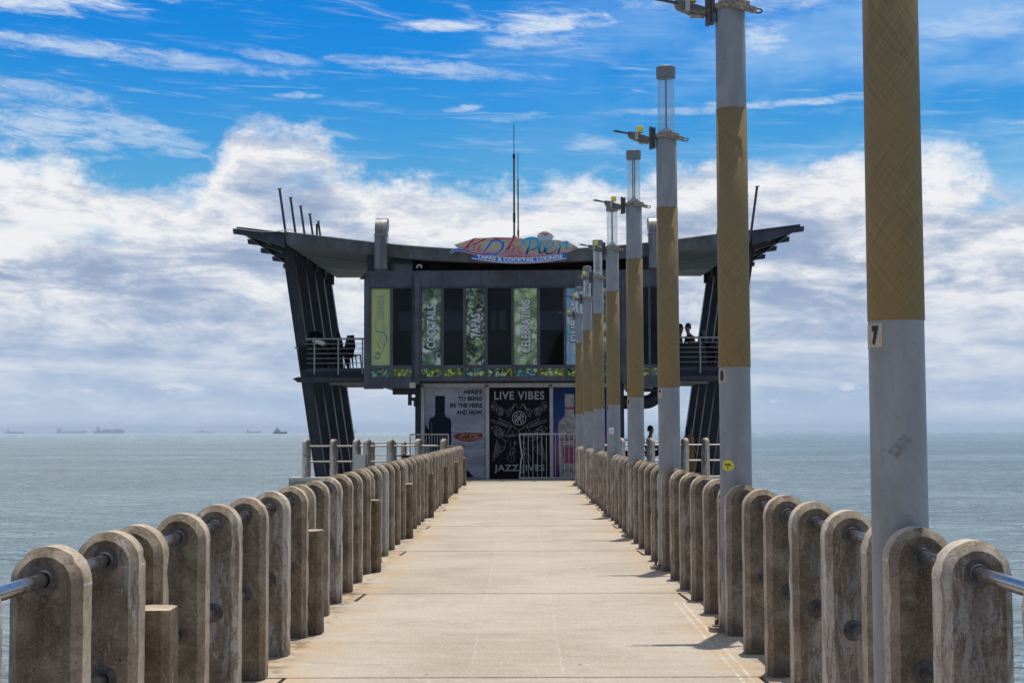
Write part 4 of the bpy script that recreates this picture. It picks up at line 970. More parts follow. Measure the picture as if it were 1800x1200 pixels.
# rear edge: soffit rises a little and comes to a straight rear line
vs = []
for (xt, zt2), (xb2, zb2) in zip(PT_, PB_): vs += [(XC+xt, YR0, zt2), (XC+xb2, YR0, zb2)]
for (xt, zt2), (xb2, zb2) in zip(PT_, PB_):
    k = abs(xt)/abs(PT_[0][0]); zb3 = max(zb2, 7.62); vs += [(XC+xt, YR1, zb3+0.33), (XC+xb2, YR1, zb3)]
fs = []; o = 2*n
for i in range(n-1):
    a = 2*i; fs += [(a, a+2, a+3, a+1), (o+a, o+a+1, o+a+3, o+a+2), (a, o+a, o+a+2, a+2), (a+1, a+3, o+a+3, o+a+1)]
fs += [(0, 1, o+1, o), (2*n-2, o+2*n-2, o+2*n-1, 2*n-1)]
mb = MB(); mb.add(vs, fs); 
for i in range(n-1): mb.m[4*i+3] = 1
bpart(mb, 'roof', [M_roof, M_soff], smooth=30)
M_edge = mat('pale_roof_edge', col=(0.42, 0.40, 0.33), rough=0.8, var=0.3, vscale=4)
mb = MB()
for i in range(n-1):
    a, b = PT_[i], PT_[i+1]; mb.bar((XC+a[0], YR0+0.05, a[1]+0.012), (XC+b[0], YR0+0.05, b[1]+0.012), 0.16, 0.02)
bpart(mb, 'roof_edge_flashing', M_edge)
# wings: eaves beyond the fins, five tapered ribs under a thin plate
FY = [48.3+2.42*k for k in range(5)]
tipz = az(401, YR0); tx = 8.93
for s in (-1, 1):
    x_in = XC+s*7.30; x_out = XC+s*tx
    zi = PT_[0][1]
    mb = MB(); mb.prism([(x_in, zi+0.005), (x_out-s*0.12, tipz+0.09), (x_out-s*0.12, tipz+0.03), (x_in, zi-0.06)], YR0+0.02, YR1-0.1); bpart(mb, 'wing_plate', M_darker)
    for k, yy in enumerate([YR0+0.0]+[q+0.1 for q in FY[0:]]):
        mb = MB(); d = 0.34
        mb.prism([(x_in, zi-0.065), (x_out, tipz+0.028), (x_out-s*0.02, tipz-0.13), (x_out-s*0.32, tipz-0.17), (x_in, zi-d-0.10)], yy, yy+0.14); bpart(mb, 'wing_rib', M_dark)
    for q in (0.25, 0.5, 0.75):
        xx = x_in+(x_out-x_in)*q; zz = zi+(tipz-zi)*q-0.1; mb = MB(); mb.bar((xx, YR0+0.15, zz), (xx, YR1-0.2, zz), 0.05, 0.12); bpart(mb, 'wing_purlin', M_darker)
# slanted fins (I-beams) and the roof masts above them
ft0 = at(504, 430, FY[0]); fb0 = at(563, 837, FY[0])
slope = (fb0.x-ft0.x)/(ft0.z-fb0.z)
for s in (-1, 1):
    for k, yy in enumerate(FY):
        def fx(z): v = ft0.x-XC + slope*(ft0.z-z); return XC + (v if s < 0 else -v)
        z0, z1 = 0.0, 7.45 if k < 1 else 7.66
        mb = MB(); w = 0.345
        def slab(xa, xb, y0, y1):
            vs = [(fx(zz)+xx, yq, zz) for zz in (z0, z1) for xx, yq in ((xa, y0), (xb, y0), (xb, y1), (xa, y1))]
            mb.add(vs, [(0, 3, 2, 1), (4, 5, 6, 7), (0, 1, 5, 4), (1, 2, 6, 5), (2, 3, 7, 6), (3, 0, 4, 7)])
        slab(-w/2, -w/2+0.03, yy, yy+0.36); slab(w/2-0.03, w/2, yy, yy+0.36); slab(-w/2+0.031, w/2-0.031, yy+0.03, yy+0.06); slab(-w/2+0.031, w/2-0.031, yy+0.3, yy+0.33)
        bpart(mb, 'fin', M_dark if k == 0 else M_darker)
        # mast
        tops = [330, 346, 361, 375, 388]
        zt2 = az(tops[k], yy, 500); dz = slope*1.28
        xb3 = fx(7.8); xt3 = fx(zt2)*1.0
        mb = MB(); mb.tube([(xb3, yy+0.2, 7.75), (xt3, yy+0.2, zt2)], 0.042, 10); mb.tube([(xt3-0.06, yy+0.2, zt2), (xt3+0.08, yy+0.2, zt2+0.01)], 0.02, 6)
        if k == 4 and s < 0:
            mb.tube([(xb3-0.33, yy+0.2, 7.85), (xb3-0.36, yy+0.2, zt2-0.1)], 0.045, 8); mb.bar((xb3-0.35, yy+0.2, 8.9), (xb3, yy+0.2, 8.9), 0.04, 0.05)
        o = mb.build('roof_mast', M_brkd, smooth=40, origin=(xb3, yy+0.2, 7.75))
        tag(o, 'thin leaning steel mast on the %s roof wing, %s from the front' % ('left' if s < 0 else 'right', ORD[k]), 'mast', 'leaning masts on the roof')
# fin brackets
for s in (-1, 1):
    v = ft0.x-XC+slope*(ft0.z-4.3); xx = XC+(v if s < 0 else -v)
    bpart(MB().box(xx-0.2, xx+0.2, FY[0]-0.08, FY[0]-0.002, 4.22, 4.27), 'fin_bracket', M_rust)

# side balconies
zf = az(645, 46.5)
for s, nm in ((-1, 'left'), (1, 'right')):
    xi = xl if s < 0 else xr; xo = XC+s*6.72
    a, b = sorted((xi-s*0.0+s*0.02, xo))
    bpart(MB().box(a, b, 46.75, 58, zf-0.28, zf-0.0), 'balcony_slab', M_darker)
    bpart(MB().box(a, b, 46.70, 46.748, zf-0.12, zf+0.0), 'balcony_edge', M_dark)
    e = XC+s*7.08; mb = MB(); zz = zf-0.37; mb.tube([(xi+s*0.02, 46.5, zz), (e-s*0.12, 46.5, zz), (e+s*0.02, 46.5, zz+0.03)], [0.085, 0.085, 0.01], 16); bpart(mb, 'balcony_beam', M_dark, smooth=40)
    for k in range(3):
        mb = MB(); mb.box(xi+s*0.02, XC+s*(6.1-0.3*k), 47.6+2.4*k, 47.75+2.4*k, zf-0.50-0.0*k, zf-0.44); bpart(mb, 'balcony_joist', M_balc)
    RL = thing('balcony_railing', 'grey steel railing of the %s balcony with five thin bars' % nm, 'railing', ((a+b)/2, 46.66, zf), 0, 'balcony railings')
    cx, cy = (a+b)/2, 46.66
    zt3 = az(594, 46.6)
    x_a, x_b = a-cx+0.03, b-cx+0.0
    MB().tube([(x_a, 0, zt3-zf), (x_b, 0, zt3-zf)], 0.032, 10).build('top_rail', M_galv, RL, smooth=40)
    for k in range(5):
        hz = (zt3-zf)*(1-(k+1)/6.0); MB().tube([(x_a, 0, hz), (x_b, 0, hz)], 0.011, 6).build('bar', M_galv, RL, smooth=40)
    px_p = (552.5, 594.5, 637) if s < 0 else (1188, 1231, 1268)
    for p_ in px_p: MB().box(ax(p_, 46.6)-cx-0.022, ax(p_, 46.6)-cx+0.022, -0.03, -0.012+0.03, -0.20, zt3-zf-0.03).build('railing_post', M_galv, RL)
    # side return rail
    xo2 = (a if s < 0 else b)-cx
    MB().tube([(xo2, 0, zt3-zf), (xo2, 11, zt3-zf)], 0.03, 8).build('side_rail', M_galv, RL, smooth=40)

# rooftop ducts with curved hoods
for (p0, p1, sgn, nm) in ((657, 681, 1, 'left'), (1141, 1165, -1, 'right')):
    x0, x1 = ax(p0, 45.5), ax(p1, 45.5); z0 = zH1+0.004; z1 = az(411, 45.5); zt3 = az(380, 45.5); cx = (x0+x1)/2
    D = thing('exhaust_duct', 'tall metal exhaust duct with curved hood at the %s of the roof' % nm, 'duct', (cx, 45.62, z0), 0, 'exhaust ducts')
    MB().box(x0-cx+0.02, x1-cx-0.03, -0.2, 0.2, 0, z1-z0).build('duct_shaft', M_duct, D)
    MB().box(x0-cx, x1-cx-0.01, -0.22, 0.22, z1-z0-0.03, z1-z0).build('flange', M_rust, D)
    hh = zt3-z1; prof_ = []
    for a in range(0, 11): th = R(180-90*a/10); prof_.append((0.20+0.42*math.cos(th)+0.0, z1-z0+hh*math.sin(th)))
    poly = [(-0.22, z1-z0)]+[(p[0], p[1]) for p in prof_[0:]]+[(0.62, z1-z0+hh), (0.62, z1-z0+hh-0.3), (0.22, z1-z0+0.05), (0.22, z1-z0)]
    MB().prism(poly, x0-cx+0.03, x1-cx-0.02, axis='x').build('hood', M_duct, D, smooth=35)
# roof antennas
zb0 = az(440, 46.6)
A = thing('antenna', 'tall thin antenna mast on tripod feet above the sign', 'antenna', (ax(904, 47.0, 430), 47.0, zb0))
zz1 = az(272, 47)-zb0; zz2 = az(218, 47)-zb0
MB().tube([(0, 0, 0), (0, 0, zz1)], 0.033, 10).build('mast', M_brk, A, smooth=50); MB().tube([(0, 0, zz1), (0, 0, zz2)], 0.013, 8).build('whip', M_brkd, A, smooth=50)
MB().tube([(0, 0, zz1-0.12), (0, 0, zz1+0.02)], 0.042, 10).build('collar', M_black, A, smooth=50); MB().tube([(0, 0, 2.0*0+0.95), (0, 0, 1.25)], 0.042, 10).build('collar', M_black, A, smooth=50)
for a, b in ((-0.34, -0.1), (0.34, -0.1), (0.0, 0.35)): MB().tube([(0, 0, 0.55), (a, b, 0.02)], 0.02, 6).build('leg', M_brk, A, smooth=50)
zb1 = zb0; A = thing('antenna', 'shorter thin antenna mast just right of the tall one', 'antenna', (ax(911, 47.3, 430), 47.3, zb1))
MB().tube([(0, 0, 0), (0, 0, az(315, 47.3)-zb1)], 0.024, 10).build('mast', M_brk, A, smooth=50); MB().tube([(0, 0, az(315, 47.3)-zb1), (0, 0, az(268, 47.3)-zb1)], 0.011, 8).build('whip', M_brkd, A, smooth=50)
MB().tube([(0, 0, 0.55), (0, 0, 0.75)], 0.032, 10).build('collar', M_black, A, smooth=50)

# ------------------------------------------------------------------ roof sign
YS = 45.25
def sp(x, y): p = at(780+x/7.2, 390+y/7.2, YS); return (p.x, p.z)
SG = thing('restaurant_sign', 'surfboard-shaped sign reading KuD\'Ta Pier over a blue ribbon', 'sign', (0, YS, 0))
def sgp(mb, name, m, parent=None, label=None):
    mb.v = [(v[0], v[1]-YS, v[2]) for v in mb.v]; return mb.build(name, m, parent or SG, label=label)
def boardm(t, p, pos, out):
    x, y, z = t.sep(pos); n = t.noise(t.vmul(pos, (2.0, 1, 6)), 1.0, 4, 0.6, 0.5)
    zz = t.math('ADD', z, t.math('MULTIPLY', n, 0.25)); a = sp(0, 200)[1]; b = sp(0, 480)[1]
    f = t.lin(zz, b, a+0.2)
    t.set(p.inputs['Base Color'], t.mix(t.ss(t.noise(pos, 2.4, 4, 0.6), 0.45, 0.7), t.ramp(f, [(0.0, (0.45, 0.05, 0.05)), (0.3, (0.52, 0.26, 0.32)), (0.45, (0.56, 0.38, 0.27)), (0.7, (0.54, 0.46, 0.26)), (1.0, (0.46, 0.22, 0.15))]), (0.40, 0.17, 0.17)))
M_board = mat('sunset_board_print', boardm, rough=0.55, spec=0.2)
bo = [(160, 290), (230, 262), (300, 240), (360, 222), (430, 205), (560, 200), (700, 195), (850, 198), (1000, 208), (1150, 215), (1300, 218), (1430, 230), (1550, 250), (1640, 285), (1700, 322), (1660, 352), (1560, 390), (1560, 440), (1450, 480), (1200, 515), (1000, 522), (850, 520), (650, 510), (500, 490), (380, 455), (370, 415), (300, 385), (230, 350)]
sgp(MB().prism([sp(*p) for p in bo], YS, YS+0.08), 'board', M_board)
gb = MB().prism([sp(*p) for p in [(130, 290), (300, 235), (420, 195), (400, 250), (230, 360)]], YS+0.02, YS+0.07); sgp(gb, 'board_tip', M_frame)
M_rib = mat('ribbon_blue', col=(0.012, 0.12, 0.50), rough=0.45); M_rim = mat('sign_white_rim', col=(0.70, 0.66, 0.62), rough=0.5)
def arc(x, off): return off+62*(1-((x-960)/620.0)**2)
top = [(x, arc(x, 398)) for x in range(375, 1546, 90)]; bot = [(x, arc(x, 455)) for x in range(1570, 354, -90)]
rb = sgp(MB().prism([sp(*p) for p in [(375, 412)]+top[1:-1]+[(1545, 385), (1572, 452)]+bot[1:-1]+[(352, 478)]], YS-0.03, YS-0.002), 'ribbon', M_rib)
mb = MB(); ribbon(mb, [sp(x, arc(x, 458)) for x in range(352, 1575, 120)], 0.025, YS-0.034, 0.01); ribbon(mb, [sp(x, arc(x, 396)) for x in range(375, 1560, 120)], 0.018, YS-0.034, 0.01); sgp(mb, 'ribbon_rim', M_rim, rb)
tm = textmesh('TAPAS & COCKTAIL LOUNGE', 420, 1505, 0, 44, 0, 0.004, 0.035)
vs = []
for (x, y, z) in tm.v: p = sp(x, arc(x, 448)-4-z); vs.append((p[0], YS-0.040+y, p[1]))
mb = MB(); mb.v = vs; mb.f = tm.f; mb.m = tm.m; sgp(mb, 'lettering', mat('sign_lettering_white', col=(0.72, 0.74, 0.78)), rb)
red = mat('sign_red', col=(0.45, 0.012, 0.02), rough=0.4); blu = mat('sign_blue', col=(0.010, 0.12, 0.52), rough=0.4)
def tealm(t, p, pos, out):
    x, y, z = t.sep(pos); t.set(p.inputs['Base Color'], t.mix(t.ss(z, sp(0, 380)[1], sp(0, 300)[1]), (0.008, 0.03, 0.07), (0.01, 0.36, 0.56)))
teal = mat('sign_teal_fade', tealm, rough=0.4)
K_ = 1/7.2*45.25/2600
def strokes(L, m, mh, name):
    a = MB(); b = MB()
    for pts, w in L:
        ww = [q*K_ for q in (w if isinstance(w, (list, tuple)) else [w])]
        if len(ww) == 1: ww = ww*len(pts)
        ribbon(a, [sp(*p) for p in pts], [q+15*K_ for q in ww], YS-0.025+rnd.uniform(0, 0.003), 0.022); ribbon(b, [sp(*p) for p in pts], ww, YS-0.045+rnd.uniform(0, 0.003), 0.018)
    h = sgp(a, name+'_rim', mh); sgp(b, name, m)
strokes([([(385, 220), (330, 270), (255, 350)], [26, 24, 20]), ([(530, 218), (430, 262), (345, 300)], [24, 18, 8]), ([(335, 300), (300, 330), (330, 380), (420, 402), (540, 402), (625, 378)], [8, 14, 14, 18, 14, 6]),
         ([(405, 285), (372, 345), (392, 372), (430, 345), (465, 290)], [14, 14, 10, 8, 14]), ([(465, 290), (440, 350), (462, 370), (500, 345)], [14, 14, 10, 5]),
         ([(620, 210), (700, 212), (850, 214), (1010, 236)], [16, 18, 12, 6]), ([(892, 212), (835, 290), (778, 375)], [26, 22, 14]),
         ([(905, 305), (865, 298), (818, 345), (830, 375), (870, 350), (905, 308)], [8, 12, 14, 10, 8, 10]), ([(905, 305), (880, 355), (900, 372), (935, 345)], [12, 12, 8, 5]), ([(650, 412), (740, 425), (860, 385), (950, 402)], [5, 10, 10, 6])], red, M_rim, 'name_script_red')
strokes([([(612, 238), (570, 300), (520, 375)], [26, 26, 20]), ([(600, 238), (700, 240), (748, 290), (735, 345), (660, 400), (540, 415), (400, 398), (250, 362), (150, 352), (82, 395)], [16, 22, 30, 26, 20, 16, 14, 20, 22, 14]),
         ([(745, 250), (770, 255)], [8, 8]), ([(748, 268), (772, 275)], [8, 8])], blu, M_rim, 'name_script_blue')
strokes([([(1105, 228), (1080, 310), (1045, 412)], [38, 36, 30]), ([(1040, 300), (1000, 285), (1010, 240), (1080, 212), (1160, 215), (1195, 260), (1170, 330), (1095, 355)], [10, 24, 26, 26, 32, 36, 30, 14]),
         ([(1240, 262), (1212, 330), (1215, 390), (1250, 395), (1285, 360)], [32, 32, 26, 16, 8]), ([(1285, 352), (1360, 325), (1392, 285), (1355, 262), (1295, 300), (1278, 360), (1310, 402), (1370, 395), (1430, 350)], [10, 16, 24, 16, 28, 32, 26, 18, 8]),
         ([(1455, 262), (1478, 300), (1460, 355), (1450, 402)], [20, 28, 28, 26]), ([(1478, 312), (1530, 262), (1568, 268), (1548, 320), (1575, 340), (1620, 300)], [10, 22, 26, 22, 14, 6])], teal, M_rim, 'name_script_teal')
sc_ = [(1190, 215), (1180, 180), (1205, 145), (1250, 122), (1300, 122), (1350, 145), (1385, 175), (1395, 190), (1375, 215), (1330, 238), (1270, 245), (1215, 235)]
sh = sgp(MB().prism([sp(*p) for p in sc_], YS-0.012, YS+0.05), 'shell_emblem', mat('shell_print', col=(0.60, 0.46, 0.40)))
mb = MB(); mb.prism([sp(*p) for p in [(1195, 195), (1280, 178), (1380, 195), (1330, 232), (1270, 240), (1215, 230)]], YS-0.016, YS-0.0125); sgp(mb, 'shell_wave', mat('shell_wave_blue', col=(0.34, 0.50, 0.60)), sh)
mb = MB(); ribbon(mb, [sp(*p) for p in [(1235, 150), (1275, 160), (1305, 175)]], [4*K_, 10*K_, 4*K_], YS-0.02, 0.006); ribbon(mb, [sp(*p) for p in [(1260, 145), (1300, 160), (1330, 150)]], [4*K_, 9*K_, 4*K_], YS-0.02, 0.006); sgp(mb, 'shell_marks', red, sh)
mb = MB()
for xx in (500, 900, 1300): mb.box(sp(xx, 0)[0]-0.03, sp(xx, 0)[0]+0.03, YS+0.081, YR0-0.002, sp(0, 400)[1]-0.03, sp(0, 400)[1]+0.03)
sgp(mb, 'fixing', M_brkd)

# ------------------------------------------------------------------ shop-front posters
def pp(x, y, Y=YG): p = at(x, y, Y); return (p.x, p.z)
def poster(px0, px1, name, label, m):
    p = thing(name, label, 'poster', (ax((px0+px1)/2, YG), YG+0.06, 0), 0, 'large posters on the shop front')
    c = p.location
    mb = MB().box(ax(px0, YG)+0.005, ax(px1, YG)-0.005, YG+0.05, YG+0.07, 0.015, zG0-0.006)
    mb.v = [(v[0]-c[0], v[1]-c[1], v[2]) for v in mb.v]; mb.build('sheet', m, p); return p
def pon(mb, name, m, p, label=None, parent=None):
    c = p.location; mb.v = [(v[0]-c[0], v[1]-c[1], v[2]) for v in mb.v]; return mb.build(name, m, parent or p, label=label)
def c3(x, y): return pp(680+x/4.737, 650+y/4.738)           # pixel of the enlarged crop
def p1m(t, p, pos, out):
    x, y, z = t.sep(pos)
    n = t.noise(t.vmul(pos, (1.2, 1, 5.0)), 1.0, 6, 0.65, 0.8); m = t.noise(pos, 2.2, 5, 0.6, 0.8)
    sky_ = t.mix(t.ss(m, 0.35, 0.65), (0.34, 0.33, 0.34), (0.25, 0.245, 0.27)); sea_ = t.mix(t.ss(n, 0.4, 0.62), (0.20, 0.20, 0.25), (0.30, 0.30, 0.33))
    t.set(p.inputs['Base Color'], t.mix(t.ss(t.math('ADD', z, t.math('MULTIPLY', m, 0.3)), 2.2, 2.5), sea_, sky_)); p.inputs['Roughness'].default_value = 0.55; p.inputs['Specular IOR Level'].default_value = 0.15
P1 = poster(746, 853.5, 'bottle_poster', 'grey seascape poster with a dark bottle and four lines of black words', mat('seascape_poster_print', p1m))
M_navy = mat('bottle_navy_ink', col=(0.006, 0.007, 0.018), rough=0.5, spec=0.12); M_ink = mat('poster_black_ink', col=(0.006, 0.006, 0.008), rough=0.6, spec=0.1)
y1 = YG+0.040
bt = [(402, 215), (402, 370), (395, 388), (360, 400), (350, 430), (350, 900), (535, 900), (535, 430), (525, 402), (490, 390), (482, 370), (482, 215)]
bt = [(x, min(y, 895)) for x, y in bt]
bo_ = pon(MB().prism([c3(*p) for p in bt], y1, y1+0.008), 'bottle_picture', M_navy, P1)
pon(MB().prism([c3(*p) for p in [(400, 178), (485, 178), (484, 214), (402, 214)]], y1, y1+0.008), 'bottle_cap_picture', M_frame, P1)
mb = MB(); ribbon(mb, [c3(372, 430), c3(368, 620), c3(368, 850)], 0.03, y1-0.003, 0.002); pon(mb, 'bottle_shine', mat('bottle_shine_ink', col=(0.05, 0.05, 0.085)), P1)
pon(MB().prism([c3(*p) for p in [(318, 450), (350, 500), (350, 640), (318, 640)]], y1, y1+0.006), 'headland_picture', M_ink, P1)
pon(MB().prism([c3(*p) for p in [(535, 700), (725, 890), (535, 895)]], y1+0.002, y1+0.007), 'rock_picture', M_ink, P1)
for body, xa, za, zb2 in (("HERE'S", 640, 163, 200), ('TO BEING', 594, 220, 256), ('IN THE HERE', 528, 276, 313), ('AND NOW', 578, 333, 370)):
    a = c3(xa, zb2); b = c3(793, za); pon(textmesh(body, a[0], b[0], a[1], b[1], y1, 0.004, 0.028), 'lettering', M_ink, P1)
mb = MB(); mb.prism([c3(*p) for p in [(552, 555), (580, 530), (640, 520), (790, 524), (800, 550), (780, 572), (690, 600), (600, 585)]], y1, y1+0.006); lg = pon(mb, 'surfboard_logo', mat('logo_rust', col=(0.15, 0.05, 0.035), spec=0.1), P1)
mb = MB()
for s, w in (([(640, 525), (600, 570)], 0.02), ([(670, 530), (615, 555), (650, 580), (700, 575)], 0.016), ([(700, 530), (690, 575)], 0.016), ([(690, 535), (735, 540), (720, 572), (680, 578)], 0.02), ([(760, 530), (735, 575)], 0.016), ([(770, 555), (750, 560), (755, 575), (775, 560)], 0.014), ([(580, 575), (660, 600), (740, 590)], 0.012)):
    ribbon(mb, [c3(*p) for p in s], w, y1-0.005, 0.004)
pon(mb, 'script_lettering', mat('logo_sand', col=(0.42, 0.28, 0.16), spec=0.1), P1)

P2 = poster(859.5, 965.5, 'music_poster', 'black poster reading LIVE VIBES and JAZZ JIVES with drawn instruments', mat('black_poster_print', col=(0.006, 0.006, 0.007), rough=0.6, var=0.3, vscale=2, spec=0.08))
M_p2l = mat('poster_grey_lettering', col=(0.30, 0.295, 0.29), rough=0.6); M_p2d = mat('poster_line_drawing', col=(0.185, 0.185, 0.185), rough=0.6)
def c4(x, y): return pp(860+x/7.056, 680+y/7.059)
a = c4(62, 157); b = c4(682, 50); pon(textmesh('LIVE VIBES', a[0], b[0], a[1], b[1], y1, 0.004, 0.02, spacing=1.12), 'lettering', M_p2l, P2)
a = c4(62, 1066); b = c4(685, 960); pon(textmesh('JAZZ JIVES', a[0], b[0], a[1], b[1], y1, 0.004, 0.02, spacing=1.12), 'lettering', M_p2l, P2)
def circ(cx, cy, r, a0=0, a1=360, n=24): return [(cx+r*math.cos(R(a0+(a1-a0)*i/n)), cy+r*math.sin(R(a0+(a1-a0)*i/n))) for i in range(n+1)]
mb = MB()
for pl in (circ(370, 385, 84), circ(370, 385, 22), circ(370, 385, 9), circ(370, 385, 42, -75, -5, 8), circ(370, 385, 58, -80, -5, 8), circ(370, 385, 42, 105, 175, 8), circ(370, 385, 58, 100, 175, 8), circ(325, 362, 11), circ(398, 432, 11), [(335, 358), (345, 322), (358, 340)], [(409, 430), (415, 395), (428, 410)]):
    ribbon(mb, [c4(*p) for p in pl], 0.022, y1, 0.004, k=1)
pon(mb, 'record_drawing', M_p2l, P2)
half = [circ(48, 240, 24) , circ(46, 238, 12), [(30, 190), (75, 185), (100, 240), (160, 265), (215, 300)], [(30, 290), (75, 280), (110, 262)], circ(120, 300, 30), circ(145, 300, 26), [(110, 350), (160, 350), (180, 320)], [(95, 255), (85, 300), (120, 345)], [(130, 250), (135, 340)], [(150, 250), (155, 350)],   # trumpet
        [(365, 265), (345, 245), (330, 210), (310, 210), (290, 260), (260, 340), (240, 370), (225, 355), (245, 310), (300, 230)], [(265, 262), (220, 290), (218, 330)], [(318, 215), (255, 350)], circ(240, 352, 14),                                                                         # saxophone
        [(30, 405), (105, 430), (100, 452), (30, 425), (30, 405)], [(105, 430), (265, 480), (255, 498), (100, 452)], [(120, 385), (140, 430), (215, 470)], [(120, 385), (170, 415), (260, 455), (268, 485)], [(150, 440), (200, 490), (255, 495)],                                                # trombone
        [(20, 510), (95, 483), (70, 540), (80, 590), (120, 625), (165, 600), (190, 530)], circ(125, 560, 42), circ(120, 555, 26), circ(140, 570, 18), [(20, 510), (60, 560), (90, 615)], [(95, 483), (150, 520)],                                                                                  # french horn
        [(315, 487), (280, 487), (205, 595), (160, 620), (165, 650), (235, 670)], [(315, 487), (312, 515), (355, 520), (362, 555), (335, 590), (220, 605)], [(240, 595), (330, 590)], [(198, 660), (198, 712)], [(262, 670), (265, 745)], [(205, 595), (235, 625), (335, 600)], [(285, 540), (290, 590)],    # piano
        [(95, 650), (80, 720), (45, 860)], [(95, 650), (130, 740), (190, 738), (200, 750), (75, 870)], [(75, 870), (45, 860)], [(40, 880), (75, 890)], [(38, 905), (72, 912)], [(88, 700), (62, 860)], [(100, 700), (78, 850)], [(112, 720), (95, 840)], [(125, 745), (112, 820)], [(140, 750), (130, 810)],   # harp
        [(322, 665), (300, 760), (270, 900)], circ(320, 690, 16), [(290, 755), (255, 790), (255, 830), (230, 870), (228, 910), (270, 925), (312, 915), (310, 870), (300, 830), (325, 790), (315, 760), (290, 755)], [(262, 800), (268, 840)], [(310, 800), (298, 840)]]                                  # violin
mb = MB()
for pl in half:
    for mir in (False, True):
        q = [(740-x, y) if mir else (x, y) for x, y in pl]; ribbon(mb, [c4(*p) for p in q], 0.012, y1+(0.001 if mir else 0), 0.004, k=2)
pon(mb, 'instrument_drawing', M_p2d, P2)

def p3m(t, p, pos, out):
    x, y, z = t.sep(pos); xx = t.math('SUBTRACT', x, ax(971.5, YG)); n = t.noise(pos, 1.6, 4, 0.6)
    c = t.ramp(t.math('ADD', t.lin(z, 0, 3.0), t.math('MULTIPLY', n, 0.1)), [(0.0, (0.03, 0.012, 0.06)), (0.38, (0.20, 0.06, 0.20)), (0.60, (0.03, 0.05, 0.16)), (0.85, (0.008, 0.030, 0.11)), (1.0, (0.006, 0.018, 0.07))])
    t.set(p.inputs['Base Color'], c); p.inputs['Roughness'].default_value = 0.55; p.inputs['Specular IOR Level'].default_value = 0.15
P3 = poster(971.5, 1080, 'spirits_poster', 'deep blue poster with a large pale spirits bottle, behind the lamp poles', mat('dusk_poster_print', p3m))
M_gb = mat('bottle_glass_print', col=(0.27, 0.235, 0.205), rough=0.35, var=0.35, vscale=9)
def sym(L): return L+[(1992-x, y) for x, y in L][::-1]
bp = sym([(940, 88), (936, 180), (942, 240), (940, 330), (925, 370), (865, 430), (858, 500), (858, 900), (880, 1100), (890, 1125)])
b3 = pon(MB().prism([c4(*p) for p in bp], y1, y1+0.008), 'bottle_picture', M_gb, P3)
M_mag = mat('label_magenta', col=(0.22, 0.02, 0.08), rough=0.4); M_lab = mat('label_cream', col=(0.45, 0.40, 0.36), rough=0.5); M_pur2 = mat('label_plum', col=(0.12, 0.04, 0.10), rough=0.5)
mb = MB(); mb.prism([c4(*p) for p in [(934, 245), (1058, 245), (1056, 278), (934, 278)]], y1-0.004, y1-0.001); mb.prism([c4(*p) for p in [(905, 742), (1087, 742), (1080, 945), (920, 945)]], y1-0.004, y1-0.001); pon(mb, 'label_picture', M_mag, P3)
mb = MB(); mb.prism([c4(*p) for p in [(888, 645), (1104, 645), (1104, 735), (888, 735)]], y1-0.006, y1-0.003); pon(mb, 'name_band', M_pur2, P3)
mb = MB(); ribbon(mb, [c4(*p) for p in circ(994, 610, 44)], 0.05, y1-0.005, 0.004, k=1); pon(mb, 'medallion', M_pur2, P3)
a = c4(892, 722); b = c4(1100, 660); pon(textmesh('OLMECA', a[0], b[0], a[1], b[1], y1-0.010, 0.003, 0.03), 'lettering', M_lab, P3)
mb = MB(); ribbon(mb, [c4(*p) for p in [(994, 838), (1008, 852), (994, 866), (980, 852), (994, 838)]], 0.02, y1-0.008, 0.003, k=1)
for x in range(880, 1110, 28): ribbon(mb, [c4(x, 460), c4(x+8, 485), c4(x-2, 515)], 0.02, y1-0.006, 0.003)
for x in range(900, 1090, 38): ribbon(mb, [c4(x, 1015), c4(x+18, 1040), c4(x+2, 1060)], 0.025, y1-0.006, 0.003)
pon(mb, 'embossing', M_brk, P3)

# ------------------------------------------------------------------ barriers, pole
def barrier(px0, px1, Y, z1, label, bent=False, n=12):
    x0, x1 = ax(px0, Y, 800), ax(px1, Y, 800); L = x1-x0
    Bq = thing('crowd_barrier', label, 'barrier', (x0, Y, 0), 0, 'steel crowd barriers')
    fr = MB(); t0 = [(0, 0, z1), (L, 0, z1)]
    fr.tube(t0, 0.024, 10); fr.tube([(L, 0, z1), (L, 0, 0.02)], 0.022, 10); fr.tube([(-0.02, 0, 0.06), (L, 0, 0.06)], 0.024, 10)
    fr.tube([(0, 0, z1), (0.03, 0.0, z1-0.3), (0.08, 0, z1*0.52), (0.05, 0, z1*0.42), (0.0, 0, 0.02)] if bent else [(0, 0, z1), (0, 0, 0.02)], 0.024, 10)
    fr.build('frame', M_barr, Bq, smooth=40, label='bent frame' if bent else None)
    for k in range(1, n):
        xx = L*k/n; MB().tube([(xx, 0, 0.06), (xx, 0, z1)], 0.009, 6).build('bar', M_barr, Bq, smooth=40)
    for xx in (0.12, L-0.12): MB().bar((xx, -0.25, 0.02), (xx, 0.25, 0.02), 0.05, 0.012).build('foot', M_barr, Bq)
    return Bq
barrier(913, 1016, 45.75, 1.41, 'pale steel crowd barrier with bent left upright before the black poster', True, 13)
barrier(721, 788, 46.15, 1.41, 'steel crowd barrier before the bottle poster, behind the left railing', False, 14)
o = MB().tube([(0, 0, 0), (0.01, 0, 1.1), (0.0, 0, 2.12)], 0.034, 12).build('bamboo_pole', M_wood, smooth=40, origin=(ax(768.5, 44.0, 780), 43.9, 0)); tag(o, 'thin upright bamboo-coloured pole in front of the bottle poster', 'pole')

